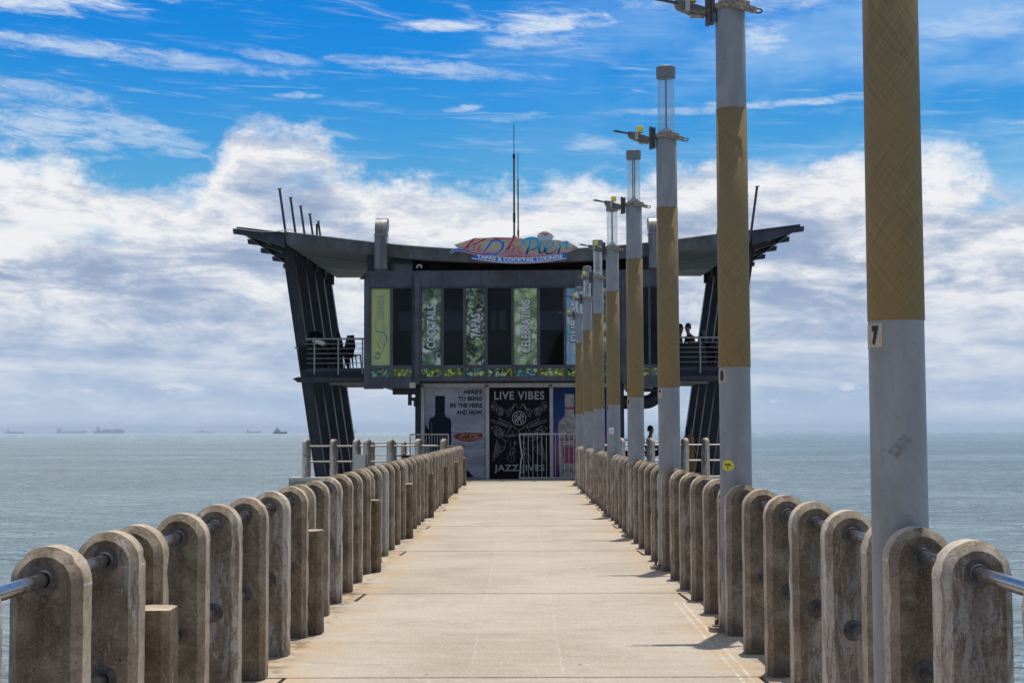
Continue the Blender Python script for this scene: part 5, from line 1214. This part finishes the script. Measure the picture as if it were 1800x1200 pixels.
# ------------------------------------------------------------------ chairs and tables
def chair(label, group, loc, rz):
    c = thing('plastic_chair', label, 'chair', loc, rz, group)
    MB().box(-0.21, 0.21, -0.21, 0.2, 0.43, 0.455).build('seat', M_blackpl, c)
    bk = MB(); vs = []
    for j in range(7):
        zz = 0.455+0.40*j/6; yy = 0.195+0.10*(j/6)**1.3; wd = 0.20-0.02*(j/6)
        for i in range(5):
            u = -1+2*i/4; vs.append((u*wd, yy+0.02*(1-u*u)*-1, zz)); 
    fs = [(j*5+i, j*5+i+1, j*5+i+6, j*5+i+5) for j in range(6) for i in range(4)]
    m = len(vs); vs2 = [(v[0], v[1]+0.022, v[2]) for v in vs]; bk.add(vs+vs2, fs+[tuple(q+m for q in f)[::-1] for f in fs]+[(j*5, (j+1)*5, (j+1)*5+m, j*5+m) for j in range(6)]+[(j*5+4, j*5+4+m, (j+1)*5+4+m, (j+1)*5+4) for j in range(6)]+[(30+i, 30+i+m, 31+i+m, 31+i) for i in range(4)])
    bk.build('backrest', M_blackpl, c, smooth=40)
    for sx in (-1, 1):
        for sy in (-1, 1): MB().tube([(sx*0.18, sy*0.17, 0.43), (sx*0.215, sy*0.215, 0.0)], [0.02, 0.014], 8).build('leg', M_blackpl, c, smooth=40)
    return c
def dupc(src, label, loc, rz, group=None):
    c = src.copy(); COL.objects.link(c); c.location = loc; c.rotation_euler = (0, 0, rz); c['label'] = label
    if group: c['group'] = group
    for ch in src.children:
        d = ch.copy(); COL.objects.link(d); d.parent = c
    return c
bpy.context.view_layer.update()
zc = zf+0.003; Yc = 47.5
g1 = 'black chairs on the left balcony'
C0 = chair('single black plastic chair nearest the window wall, left balcony', g1, (ax(624, Yc), Yc, zc), R(95))
bpy.context.view_layer.update()
dupc(C0, 'black plastic chair facing its twin beside the chair stack, left balcony', (ax(613.5, Yc+0.5), Yc+0.5, zc), R(80))
for k in range(5): dupc(C0, '%s chair from the bottom of the right-hand stack, left balcony' % ORD[k], (ax(603, Yc)-0.015*k, Yc+0.1, zc+0.055*k), R(-78+3*k))
for k in range(8): dupc(C0, '%s chair from the bottom of the middle stack, left balcony' % ORD[k], (ax(583, Yc)-0.02*k, Yc+0.3, zc+0.07*k), R(-98+2*k))
for k in range(7): dupc(C0, '%s chair from the bottom of the left-hand stack, left balcony' % ORD[k], (ax(566, Yc)+0.02*k, Yc+0.2, zc+0.06*k), R(88-3*k))
for k in range(7): dupc(C0, '%s chair from the bottom of the stack beside the slanted fin, left balcony' % ORD[k], (ax(553, Yc)+0.015*k, Yc+0.7, zc+0.07*k), R(75-4*k))
for k in range(6): dupc(C0, '%s chair from the bottom of the rearmost stack, left balcony' % ORD[k], (ax(596, Yc)-0.01*k, Yc+1.6, zc+0.07*k), R(-60+3*k))
g2 = 'black chairs on the right balcony'
for k in range(7): dupc(C0, '%s chair from the bottom of the stack on the right balcony' % ORD[k], (ax(1258, Yc)-0.02*k, Yc+0.2, zc+0.06*k), R(80-3*k), g2)
for k in range(5): dupc(C0, '%s chair from the bottom of the stack beside the seated guests' % ORD[k], (ax(1243, Yc)+0.015*k, Yc+0.5, zc+0.06*k), R(-80-3*k), g2)
def folding_table(label, x, y, z, tilt, white=False):
    T = thing('folding_table', label, 'table', (x, y, z), R(15), 'folded tables on the left balcony')
    m = M_white if white else M_blackpl
    top = MB().box(-0.35, 0.35, -0.015, 0.015, 0.0, 0.75).build('table_top', m, T); T.rotation_euler = (0, R(tilt), R(12))
    for s in (-1, 1): MB().bar((s*0.28, 0.04, 0.02), (s*-0.2, 0.05, 0.95), 0.03, 0.03).build('leg', M_brk, T)
folding_table('dark folding table leaning at the left end of the left balcony', ax(548, 47.4), 47.4, zc, -6)
folding_table('dark folding table leaning against the chair stacks, left balcony', ax(556, 47.8), 47.8, zc, 8)
tp = thing('tabletop', 'white tabletop lying tilted on the piled chairs, left balcony', 'tabletop', tuple(at(562, 601, 47.1)), 0)
tp.rotation_euler = (0, R(22), 0); MB().box(-0.19, 0.19, -0.3, 0.3, -0.06, 0.06).build('board', M_white, tp); MB().box(-0.17, 0.17, -0.28, 0.28, -0.085, -0.061).build('rim', M_frame, tp)

# black high-backed outdoor chairs and trestle on the deck
def folding_chair(label, loc, rz, group='black folding chairs on the lower deck'):
    c = thing('folding_chair', label, 'chair', loc, rz, group); m = M_blackpl
    MB().box(-0.24, 0.24, -0.24, 0.22, 0.44, 0.465).build('seat', m, c)
    f = MB(); f.bar((-0.25, -0.25, 0), (-0.25, 0.25, 0.66), 0.035, 0.035); f.bar((0.25, -0.25, 0), (0.25, 0.25, 0.66), 0.035, 0.035); f.bar((-0.25, 0.25, 0), (-0.25, -0.22, 0.66), 0.035, 0.035); f.bar((0.25, 0.25, 0), (0.25, -0.22, 0.66), 0.035, 0.035); f.build('cross_leg', m, c)
    MB().bar((-0.25, -0.26, 0.66), (-0.25, 0.26, 0.68), 0.05, 0.03).build('armrest', m, c); MB().bar((0.25, -0.26, 0.66), (0.25, 0.26, 0.68), 0.05, 0.03).build('armrest', m, c)
    f = MB(); f.bar((-0.24, 0.2, 0.46), (-0.24, 0.48, 1.22), 0.04, 0.035); f.bar((0.24, 0.2, 0.46), (0.24, 0.48, 1.22), 0.04, 0.035); f.bar((-0.24, 0.47, 1.2), (0.24, 0.47, 1.2), 0.04, 0.05); f.bar((-0.24, 0.3, 0.75), (0.24, 0.3, 0.75), 0.03, 0.20); f.build('back_frame', m, c)
    return c
folding_chair('black folding chair just right of the ground floor, behind the right cross fence', (ax(1101, 49), 49.0, 0), R(160))
hc = folding_chair('tall black folding chair holding the bare-armed seated guest', (ax(1143, 49.3), 49.3, 0), R(70)); hc.scale = (1, 1, 1.5)
MB().bar((-0.25, -0.30, 0.28), (0.25, -0.30, 0.28), 0.04, 0.03).build('footrest', M_blackpl, hc)
folding_chair('black folding chair beside the barrier before the left cross fence', (ax(722, 48.6), 48.6, 0), R(-75))
T = thing('trestle_table', 'low black trestle table beside the left barrier', 'table', (ax(705, 48.2), 48.2, 0))
MB().box(-0.33, 0.33, -0.3, 0.3, 0.70, 0.74).build('table_top', M_blackpl, T)
for yy in (-0.25, 0.25):
    f = MB(); f.bar((-0.3, yy, 0), (0.28, yy, 0.7), 0.05, 0.05); f.bar((0.3, yy, 0), (-0.28, yy, 0.7), 0.05, 0.05); f.build('trestle_leg', M_blackpl, T)

# ------------------------------------------------------------------ people
def skinm(name, c): return mat(name, col=c, rough=0.55, var=0.08, vscale=20)
SK = skinm('skin_brown', (0.28, 0.14, 0.085)); HAIR = mat('dark_hair', col=(0.010, 0.008, 0.008), rough=0.6)
def skinned(name, nodes, edges, m, parent, sub=2, root=0):
    me = bpy.data.meshes.new(name); me.from_pydata([n[0] for n in nodes], edges, []); ob = bpy.data.objects.new(name, me); COL.objects.link(ob)
    md = ob.modifiers.new('s', 'SKIN'); md.use_smooth_shade = True
    for i, n_ in enumerate(nodes):
        r = n_[1]; me.skin_vertices[0].data[i].radius = (r, r) if isinstance(r, (int, float)) else r
        me.skin_vertices[0].data[i].use_root = (i == root)
    if sub: s2 = ob.modifiers.new('b', 'SUBSURF'); s2.levels = sub; s2.render_levels = sub
    bpy.context.view_layer.update()
    nm = bpy.data.meshes.new_from_object(ob.evaluated_get(bpy.context.evaluated_depsgraph_get())); bpy.data.objects.remove(ob)
    nm.materials.clear(); nm.materials.append(m); o2 = bpy.data.objects.new(name, nm); COL.objects.link(o2); o2.parent = parent
    nm.polygons.foreach_set('use_smooth', [True]*len(nm.polygons)); return o2
def seated(label, loc, rz, top_m, leg_m, skin=SK, lean=0.05, reach=0.30, robe=None, seat=0.46, arms_up=0.0):
    P = thing('person', label, 'person', loc, rz, None)     # faces local -Y
    z = seat+0.09; L = lean
    nodes = [((0, 0.02, z), (0.15, 0.12)), ((0, 0.03-L*0.4, z+0.22), (0.13, 0.10)), ((0, 0.02-L, z+0.42), (0.155, 0.10)), ((0, 0.0-L*1.2, z+0.52), (0.07, 0.07)), ((0, -0.02-L*1.3, z+0.60), (0.055, 0.055)),
             ((0, -0.035-L*1.35, z+0.67), (0.078, 0.085)), ((0, -0.03-L*1.35, z+0.77), (0.080, 0.095)), ((0, -0.025-L*1.35, z+0.84), (0.05, 0.06))]
    ed = [(0, 1), (1, 2), (2, 3), (3, 4), (4, 5), (5, 6), (6, 7)]
    for s in (-1, 1):
        b = len(nodes)
        nodes += [((s*0.17, 0.0-L, z+0.45), 0.058), ((s*0.23, -0.06-L, z+0.20+arms_up), 0.044), ((s*0.17, -reach*0.7-L, z+0.14+arms_up), 0.036), ((s*0.13, -reach-L, z+0.17+arms_up), 0.026), ((s*0.12, -reach-0.06-L, z+0.175+arms_up), (0.034, 0.016)), ((s*0.115, -reach-0.10-L, z+0.17+arms_up), (0.030, 0.013))]
        ed += [(2, b), (b, b+1), (b+1, b+2), (b+2, b+3), (b+3, b+4), (b+4, b+5)]
        # fingers and thumb
        f0 = len(nodes)
        for q in range(4):
            fx_ = s*0.115+(-0.024+0.016*q); ln = (0.055, 0.07, 0.075, 0.06)[q]
            nodes += [((fx_, -reach-0.125-L, z+0.165+arms_up), 0.0085), ((fx_, -reach-0.10-ln-L, z+0.145+arms_up), 0.007)]; k = len(nodes); ed += [(b+5, k-2), (k-2, k-1)]
        nodes += [((s*0.115-s*0.045, -reach-0.09-L, z+0.165+arms_up), 0.0095)]; ed += [(b+4, len(nodes)-1)]
        c = len(nodes)
        nodes += [((s*0.10, -0.04, z-0.02), 0.095), ((s*0.13, -0.42, z+0.0), 0.068), ((s*0.13, -0.44, z-0.22), 0.056), ((s*0.13, -0.43, 0.09), 0.038), ((s*0.13, -0.46, 0.045), (0.045, 0.035)), ((s*0.135, -0.60, 0.03), (0.042, 0.022))]
        ed += [(0, c), (c, c+1), (c+1, c+2), (c+2, c+3), (c+3, c+4), (c+4, c+5)]
    body = skinned('body', nodes, ed, skin, P, 2)
    hy = -0.03-L*1.35; hz = z+0.77
    # face: nose and ears as part of the head are tiny at this distance, kept as child meshes
    hm = MB(); n = 14
    vs = []; fs = []
    for i in range(8):
        ph = math.pi*0.62*i/7
        for j in range(n):
            th = 2*math.pi*j/n; vs.append((0.094*math.sin(ph)*math.cos(th), hy+0.018+0.112*math.sin(ph)*math.sin(th)*(1 if math.sin(th) > 0 else 0.86), hz+0.02+0.105*math.cos(ph)-(0.05 if math.sin(th) > 0.2 and i > 4 else 0)))
    for i in range(7):
        for j in range(n): fs.append((i*n+j, i*n+(j+1) % n, (i+1)*n+(j+1) % n, (i+1)*n+j))
    hm.add(vs, fs); hm.build('hair', HAIR, P, smooth=60)
    nz = MB(); nz.prism([(hy-0.100, hz-0.01), (hy-0.122, hz-0.035), (hy-0.098, hz-0.042)], -0.012, 0.012, axis='x'); nz.build('nose', skin, P)
    for s in (-1, 1): MB().lathe([(0.0, -0.028), (0.014, -0.018), (0.016, 0.01), (0.0, 0.028)], c=(s*0.088, hy+0.01, hz-0.02), n=8, cap=False).build('ear', skin, P, smooth=60)
    for s in (-1, 1): MB().lathe([(0.0, -0.006), (0.010, 0.0), (0.0, 0.006)], c=(s*0.032, hy-0.094, hz+0.0), n=8, cap=False).build('eye', M_black, P)
    MB().box(-0.025, 0.025, hy-0.092, hy-0.084, hz-0.066, hz-0.06).build('mouth', mat('lip_tone', col=(0.22, 0.07, 0.05)), P)
    # shirt follows the torso and upper arms
    tn = [((0, 0.02, z-0.02), (0.165, 0.135)), ((0, 0.03-L*0.4, z+0.22), (0.145, 0.115)), ((0, 0.02-L, z+0.42), (0.168, 0.115)), ((0, 0.0-L*1.2, z+0.50), (0.082, 0.082))]; te = [(0, 1), (1, 2), (2, 3)]
    for s in (-1, 1): b = len(tn); tn += [((s*0.17, 0.0-L, z+0.45), 0.068), ((s*0.222, -0.05-L, z+0.25+arms_up*0.7), 0.054)]; te += [(2, b), (b, b+1)]
    skinned('shirt', tn, te, top_m, P, 1)
    ln_ = [((0, 0.02, z-0.03), (0.155, 0.125))]; le = []
    for s in (-1, 1): b = len(ln_); ln_ += [((s*0.10, -0.04, z-0.02), 0.105), ((s*0.13, -0.42, z+0.0), 0.078), ((s*0.13, -0.44, z-0.22), 0.066), ((s*0.13, -0.43, 0.12), 0.05)]; le += [(0, b), (b, b+1), (b+1, b+2), (b+2, b+3)]
    skinned('trousers', ln_, le, leg_m, P, 1)
    for s in (-1, 1): MB().box(s*0.13-0.045, s*0.13+0.045, -0.62, -0.38, 0.0, 0.065).build('shoe', M_blackpl, P)
    return P
cblk = mat('black_cloth', col=(0.012, 0.012, 0.016), rough=0.9); cnav = mat('navy_cloth', col=(0.02, 0.026, 0.07), rough=0.9); cbrn = mat('amber_cloth', col=(0.30, 0.13, 0.03), rough=0.85)
seated('person in black seated on the right balcony, head above the rail', (ax(1217, 47.6), 47.6, zf+0.003), R(-70), cblk, cnav, lean=0.10, seat=0.46)
dupc(C0, 'black plastic chair under the guest in black, right balcony', (ax(1212, 47.6), 47.6, zf+0.003), R(-70), g2)
TB = thing('covered_table', 'low table under a black cloth before the guests, right balcony', 'table', (ax(1209, 47.05), 47.05, zf+0.003), 0)
mb = MB(); n = 24; vs = []
for z, rr in ((0.0, 0.50), (0.3, 0.47), (0.70, 0.43), (0.73, 0.41)):
    for j in range(n): th = 2*math.pi*j/n; k = 1+0.05*math.sin(6*th)*(1-z); vs.append((rr*k*math.cos(th)*1.25, rr*k*math.sin(th)*0.7, z))
mb.add(vs, [(i*n+j, i*n+(j+1) % n, (i+1)*n+(j+1) % n, (i+1)*n+j) for i in range(3) for j in range(n)]+[tuple(3*n+j for j in range(n))]); mb.build('cloth', cblk, TB, smooth=50)
MB().box(-0.4, 0.4, -0.2, 0.2, 0.735, 0.75).build('table_top', M_blackpl, TB)
seated('person in navy seated facing left, half hidden by the lamp pole numbered 9', (ax(1191, 47.9), 47.9, zf+0.003), R(75), cnav, cblk, lean=0.06)
dupc(C0, 'black plastic chair under the guest in navy, right balcony', (ax(1195, 47.9), 47.9, zf+0.003), R(75), g2)
seated('bare-armed person seated sideways just right of the lamp pole numbered 0', (ax(1140, 49.3), 49.3, 0.235), R(70), skinm('terracotta_cloth', (0.22, 0.09, 0.06)), cblk, lean=0.02)
# standing figure in an amber wrap behind the right cross fence
def standing(label, loc, rz, robe_m, skin=SK):
    P = thing('person', label, 'person', loc, rz)
    nodes = [((0, 0, 0.93), (0.14, 0.11)), ((0, 0, 1.12), (0.12, 0.09)), ((0, 0.01, 1.34), (0.155, 0.10)), ((0, 0, 1.45), 0.065), ((0, -0.01, 1.51), 0.052), ((0, -0.02, 1.57), (0.075, 0.085)), ((0, -0.02, 1.66), (0.078, 0.09)), ((0, -0.015, 1.72), (0.05, 0.06))]
    ed = [(i, i+1) for i in range(7)]
    for s in (-1, 1):
        b = len(nodes); nodes += [((s*0.17, 0, 1.37), 0.055), ((s*0.22, 0.02, 1.10), 0.043), ((s*0.20, -0.10, 0.92), 0.034), ((s*0.19, -0.15, 0.86), 0.026), ((s*0.185, -0.18, 0.80), (0.034, 0.018))]
        ed += [(2, b), (b, b+1), (b+1, b+2), (b+2, b+3), (b+3, b+4)]
        for q in range(4): nodes.append(((s*0.185-0.024+0.016*q, -0.20, 0.735+(0.01 if q in (0, 3) else 0)), 0.008)); ed.append((b+4, len(nodes)-1))
        nodes.append(((s*0.15, -0.20, 0.79), 0.009)); ed.append((b+4, len(nodes)-1))
        c = len(nodes); nodes += [((s*0.09, 0, 0.85), 0.09), ((s*0.10, 0, 0.48), 0.06), ((s*0.10, 0.01, 0.10), 0.038), ((s*0.10, -0.02, 0.045), 0.04), ((s*0.11, -0.15, 0.03), (0.04, 0.022))]; ed += [(0, c), (c, c+1), (c+1, c+2), (c+2, c+3), (c+3, c+4)]
    skinned('body', nodes, ed, skin, P, 2)
    mb = MB(); q = random.Random(5)
    prof_ = [(0.10, 1.47), (0.20, 1.40), (0.21, 1.2), (0.19, 1.0), (0.22, 0.7), (0.25, 0.4), (0.27, 0.22)]; n = 28; vs = []
    for r, z in prof_:
        for j in range(n): th = 2*math.pi*j/n; k = 1+0.05*math.sin(7*th+z*3); vs.append((r*k*math.cos(th), r*0.72*k*math.sin(th), z))
    mb.add(vs, [(i*n+j, i*n+(j+1) % n, (i+1)*n+(j+1) % n, (i+1)*n+j) for i in range(len(prof_)-1) for j in range(n)]); mb.build('wrap_garment', robe_m, P, smooth=60)
    MB().lathe([(0.0, 1.79), (0.06, 1.775), (0.098, 1.71), (0.10, 1.62), (0.09, 1.54), (0.07, 1.50)], c=(0, 0.02, 0), n=18, cap=False).build('hair', HAIR, P, smooth=60)
    return P
standing('person in an amber wrap standing just right of the lamp pole numbered 9', (ax(1209, 48.6), 48.6, 0), R(120), cbrn).scale = (0.95, 0.95, 0.92)

# ------------------------------------------------------------------ ships on the horizon
M_ship = mat('ship_dark_hull', col=(0.045, 0.05, 0.075), rough=0.6); M_shipw = mat('ship_superstructure', col=(0.22, 0.23, 0.27), rough=0.6)
M_ship_hazed = mat('ship_haze_faded_hull', col=(0.17, 0.18, 0.22), rough=0.6); M_shipd = M_ship  # far hulls: fading by haze is painted into the hull colour
def ship(px0, px1, D, label, kind, flip=False):
    M_ship = M_shipd if D < 8000 else M_ship_hazed
    x0 = ax(px0, D, 758); x1 = ax(px1, D, 758); L = x1-x0; H = thing('cargo_ship', label, 'ship', ((x0+x1)/2, D, SEA), 0, 'ships on the horizon')
    s = -1 if flip else 1
    def P_(l): return [(s*L*(x-0.5), z*L) for x, z in l]
    w = L*0.07; fb_ = {'tug': 0.13, 'cargo': 0.075, 'tanker': 0.06, 'low': 0.05, 'box': 0.07}[kind]
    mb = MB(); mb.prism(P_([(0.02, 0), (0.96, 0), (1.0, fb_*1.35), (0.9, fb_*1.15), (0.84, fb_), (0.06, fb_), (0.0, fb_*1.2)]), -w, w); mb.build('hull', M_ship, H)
    def blk(x0_, x1_, z0_, z1_, ww=0.8, nm='superstructure', m=M_shipw): a, b = sorted((s*L*(x0_-0.5), s*L*(x1_-0.5))); MB().box(a, b, -w*ww, w*ww, z0_*L, z1_*L).build(nm, m, H)
    def ms(x_, z0_, z1_, r=0.006, nm='mast'): MB().tube([(s*L*(x_-0.5), 0, z0_*L), (s*L*(x_-0.5), 0, z1_*L)], L*r, 6).build(nm, M_ship, H)
    if kind == 'tug': blk(0.10, 0.55, fb_, 0.24); blk(0.16, 0.42, 0.24, 0.34, 0.6, 'bridge'); ms(0.24, 0.34, 0.52, 0.014); ms(0.32, 0.34, 0.42, 0.03, 'funnel'); ms(0.82, fb_, 0.34, 0.01); MB().bar((s*L*0.32, 0, 0.34*L), (s*L*0.46, 0, 0.30*L), L*0.012, L*0.012).build('boom', M_ship, H)
    elif kind == 'cargo': blk(0.08, 0.17, fb_, 0.20); ms(0.12, 0.20, 0.27, 0.008); [blk(0.22+0.13*k, 0.22+0.13*k+0.09, fb_, fb_+0.02, 0.7, 'hatch', M_ship) for k in range(5)]; ms(0.92, fb_, 0.14)
    elif kind == 'tanker': blk(0.03, 0.14, fb_, 0.16); [ms(0.30+0.13*k, fb_, 0.13, 0.008, 'crane') for k in range(4)]; blk(0.86, 0.95, fb_, 0.10, 0.6)
    elif kind == 'box': blk(0.10, 0.17, fb_, 0.20); ms(0.13, 0.20, 0.26, 0.012); hs_ = [0.10, 0.115, 0.13, 0.12, 0.10, 0.125, 0.135, 0.13]; [blk(0.20+0.09*k, 0.20+0.09*k+0.082, fb_, hs_[k], 0.85, 'container_stack', M_ship) for k in range(8)]
    else: blk(0.30, 0.55, fb_, 0.09); blk(0.38, 0.46, 0.09, 0.13, 0.5); ms(0.7, fb_, 0.11, 0.006)
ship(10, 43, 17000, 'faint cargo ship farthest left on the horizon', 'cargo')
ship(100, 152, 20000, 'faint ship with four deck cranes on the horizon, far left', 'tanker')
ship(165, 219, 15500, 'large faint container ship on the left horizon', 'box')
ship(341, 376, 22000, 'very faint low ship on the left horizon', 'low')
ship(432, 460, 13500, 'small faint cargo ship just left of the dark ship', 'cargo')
ship(480, 505, 5600, 'dark ship with tall mast, clearest on the horizon', 'tug')
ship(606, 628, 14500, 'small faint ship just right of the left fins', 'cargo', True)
bp_ = at(1766, 817, 1); v = (bp_-CAM); tt = (SEA+0.25-CAM.z)/v.z; bpnt = CAM+v*tt
o = MB().lathe([(0.0, -0.35), (0.33, -0.15), (0.36, 0.1), (0.2, 0.33), (0.0, 0.42)], n=14, cap=False).build('buoy', mat('red_buoy', col=(0.6, 0.02, 0.04)), smooth=60, origin=tuple(bpnt)); tag(o, 'tiny red buoy floating on the sea at right', 'buoy')

# ------------------------------------------------------------------ sea haze
mh = bpy.data.materials.new('sea_haze'); mh.use_nodes = True; t = NT(mh.node_tree); oo = t.n('ShaderNodeOutputMaterial'); pv = t.n('ShaderNodeVolumePrincipled')
pv.inputs['Color'].default_value = (0.72, 0.86, 1.0, 1); pv.inputs['Density'].default_value = 0.000065; pv.inputs['Anisotropy'].default_value = 0.2
mh.node_tree.links.new(pv.outputs[0], oo.inputs['Volume'])
HZ = True
if HZ:
    mb = MB().box(-31500, 31500, -31500, 31500, SEA-3, 105); hz_ = mb.build('haze', mh); tag(hz_, kind='stuff')
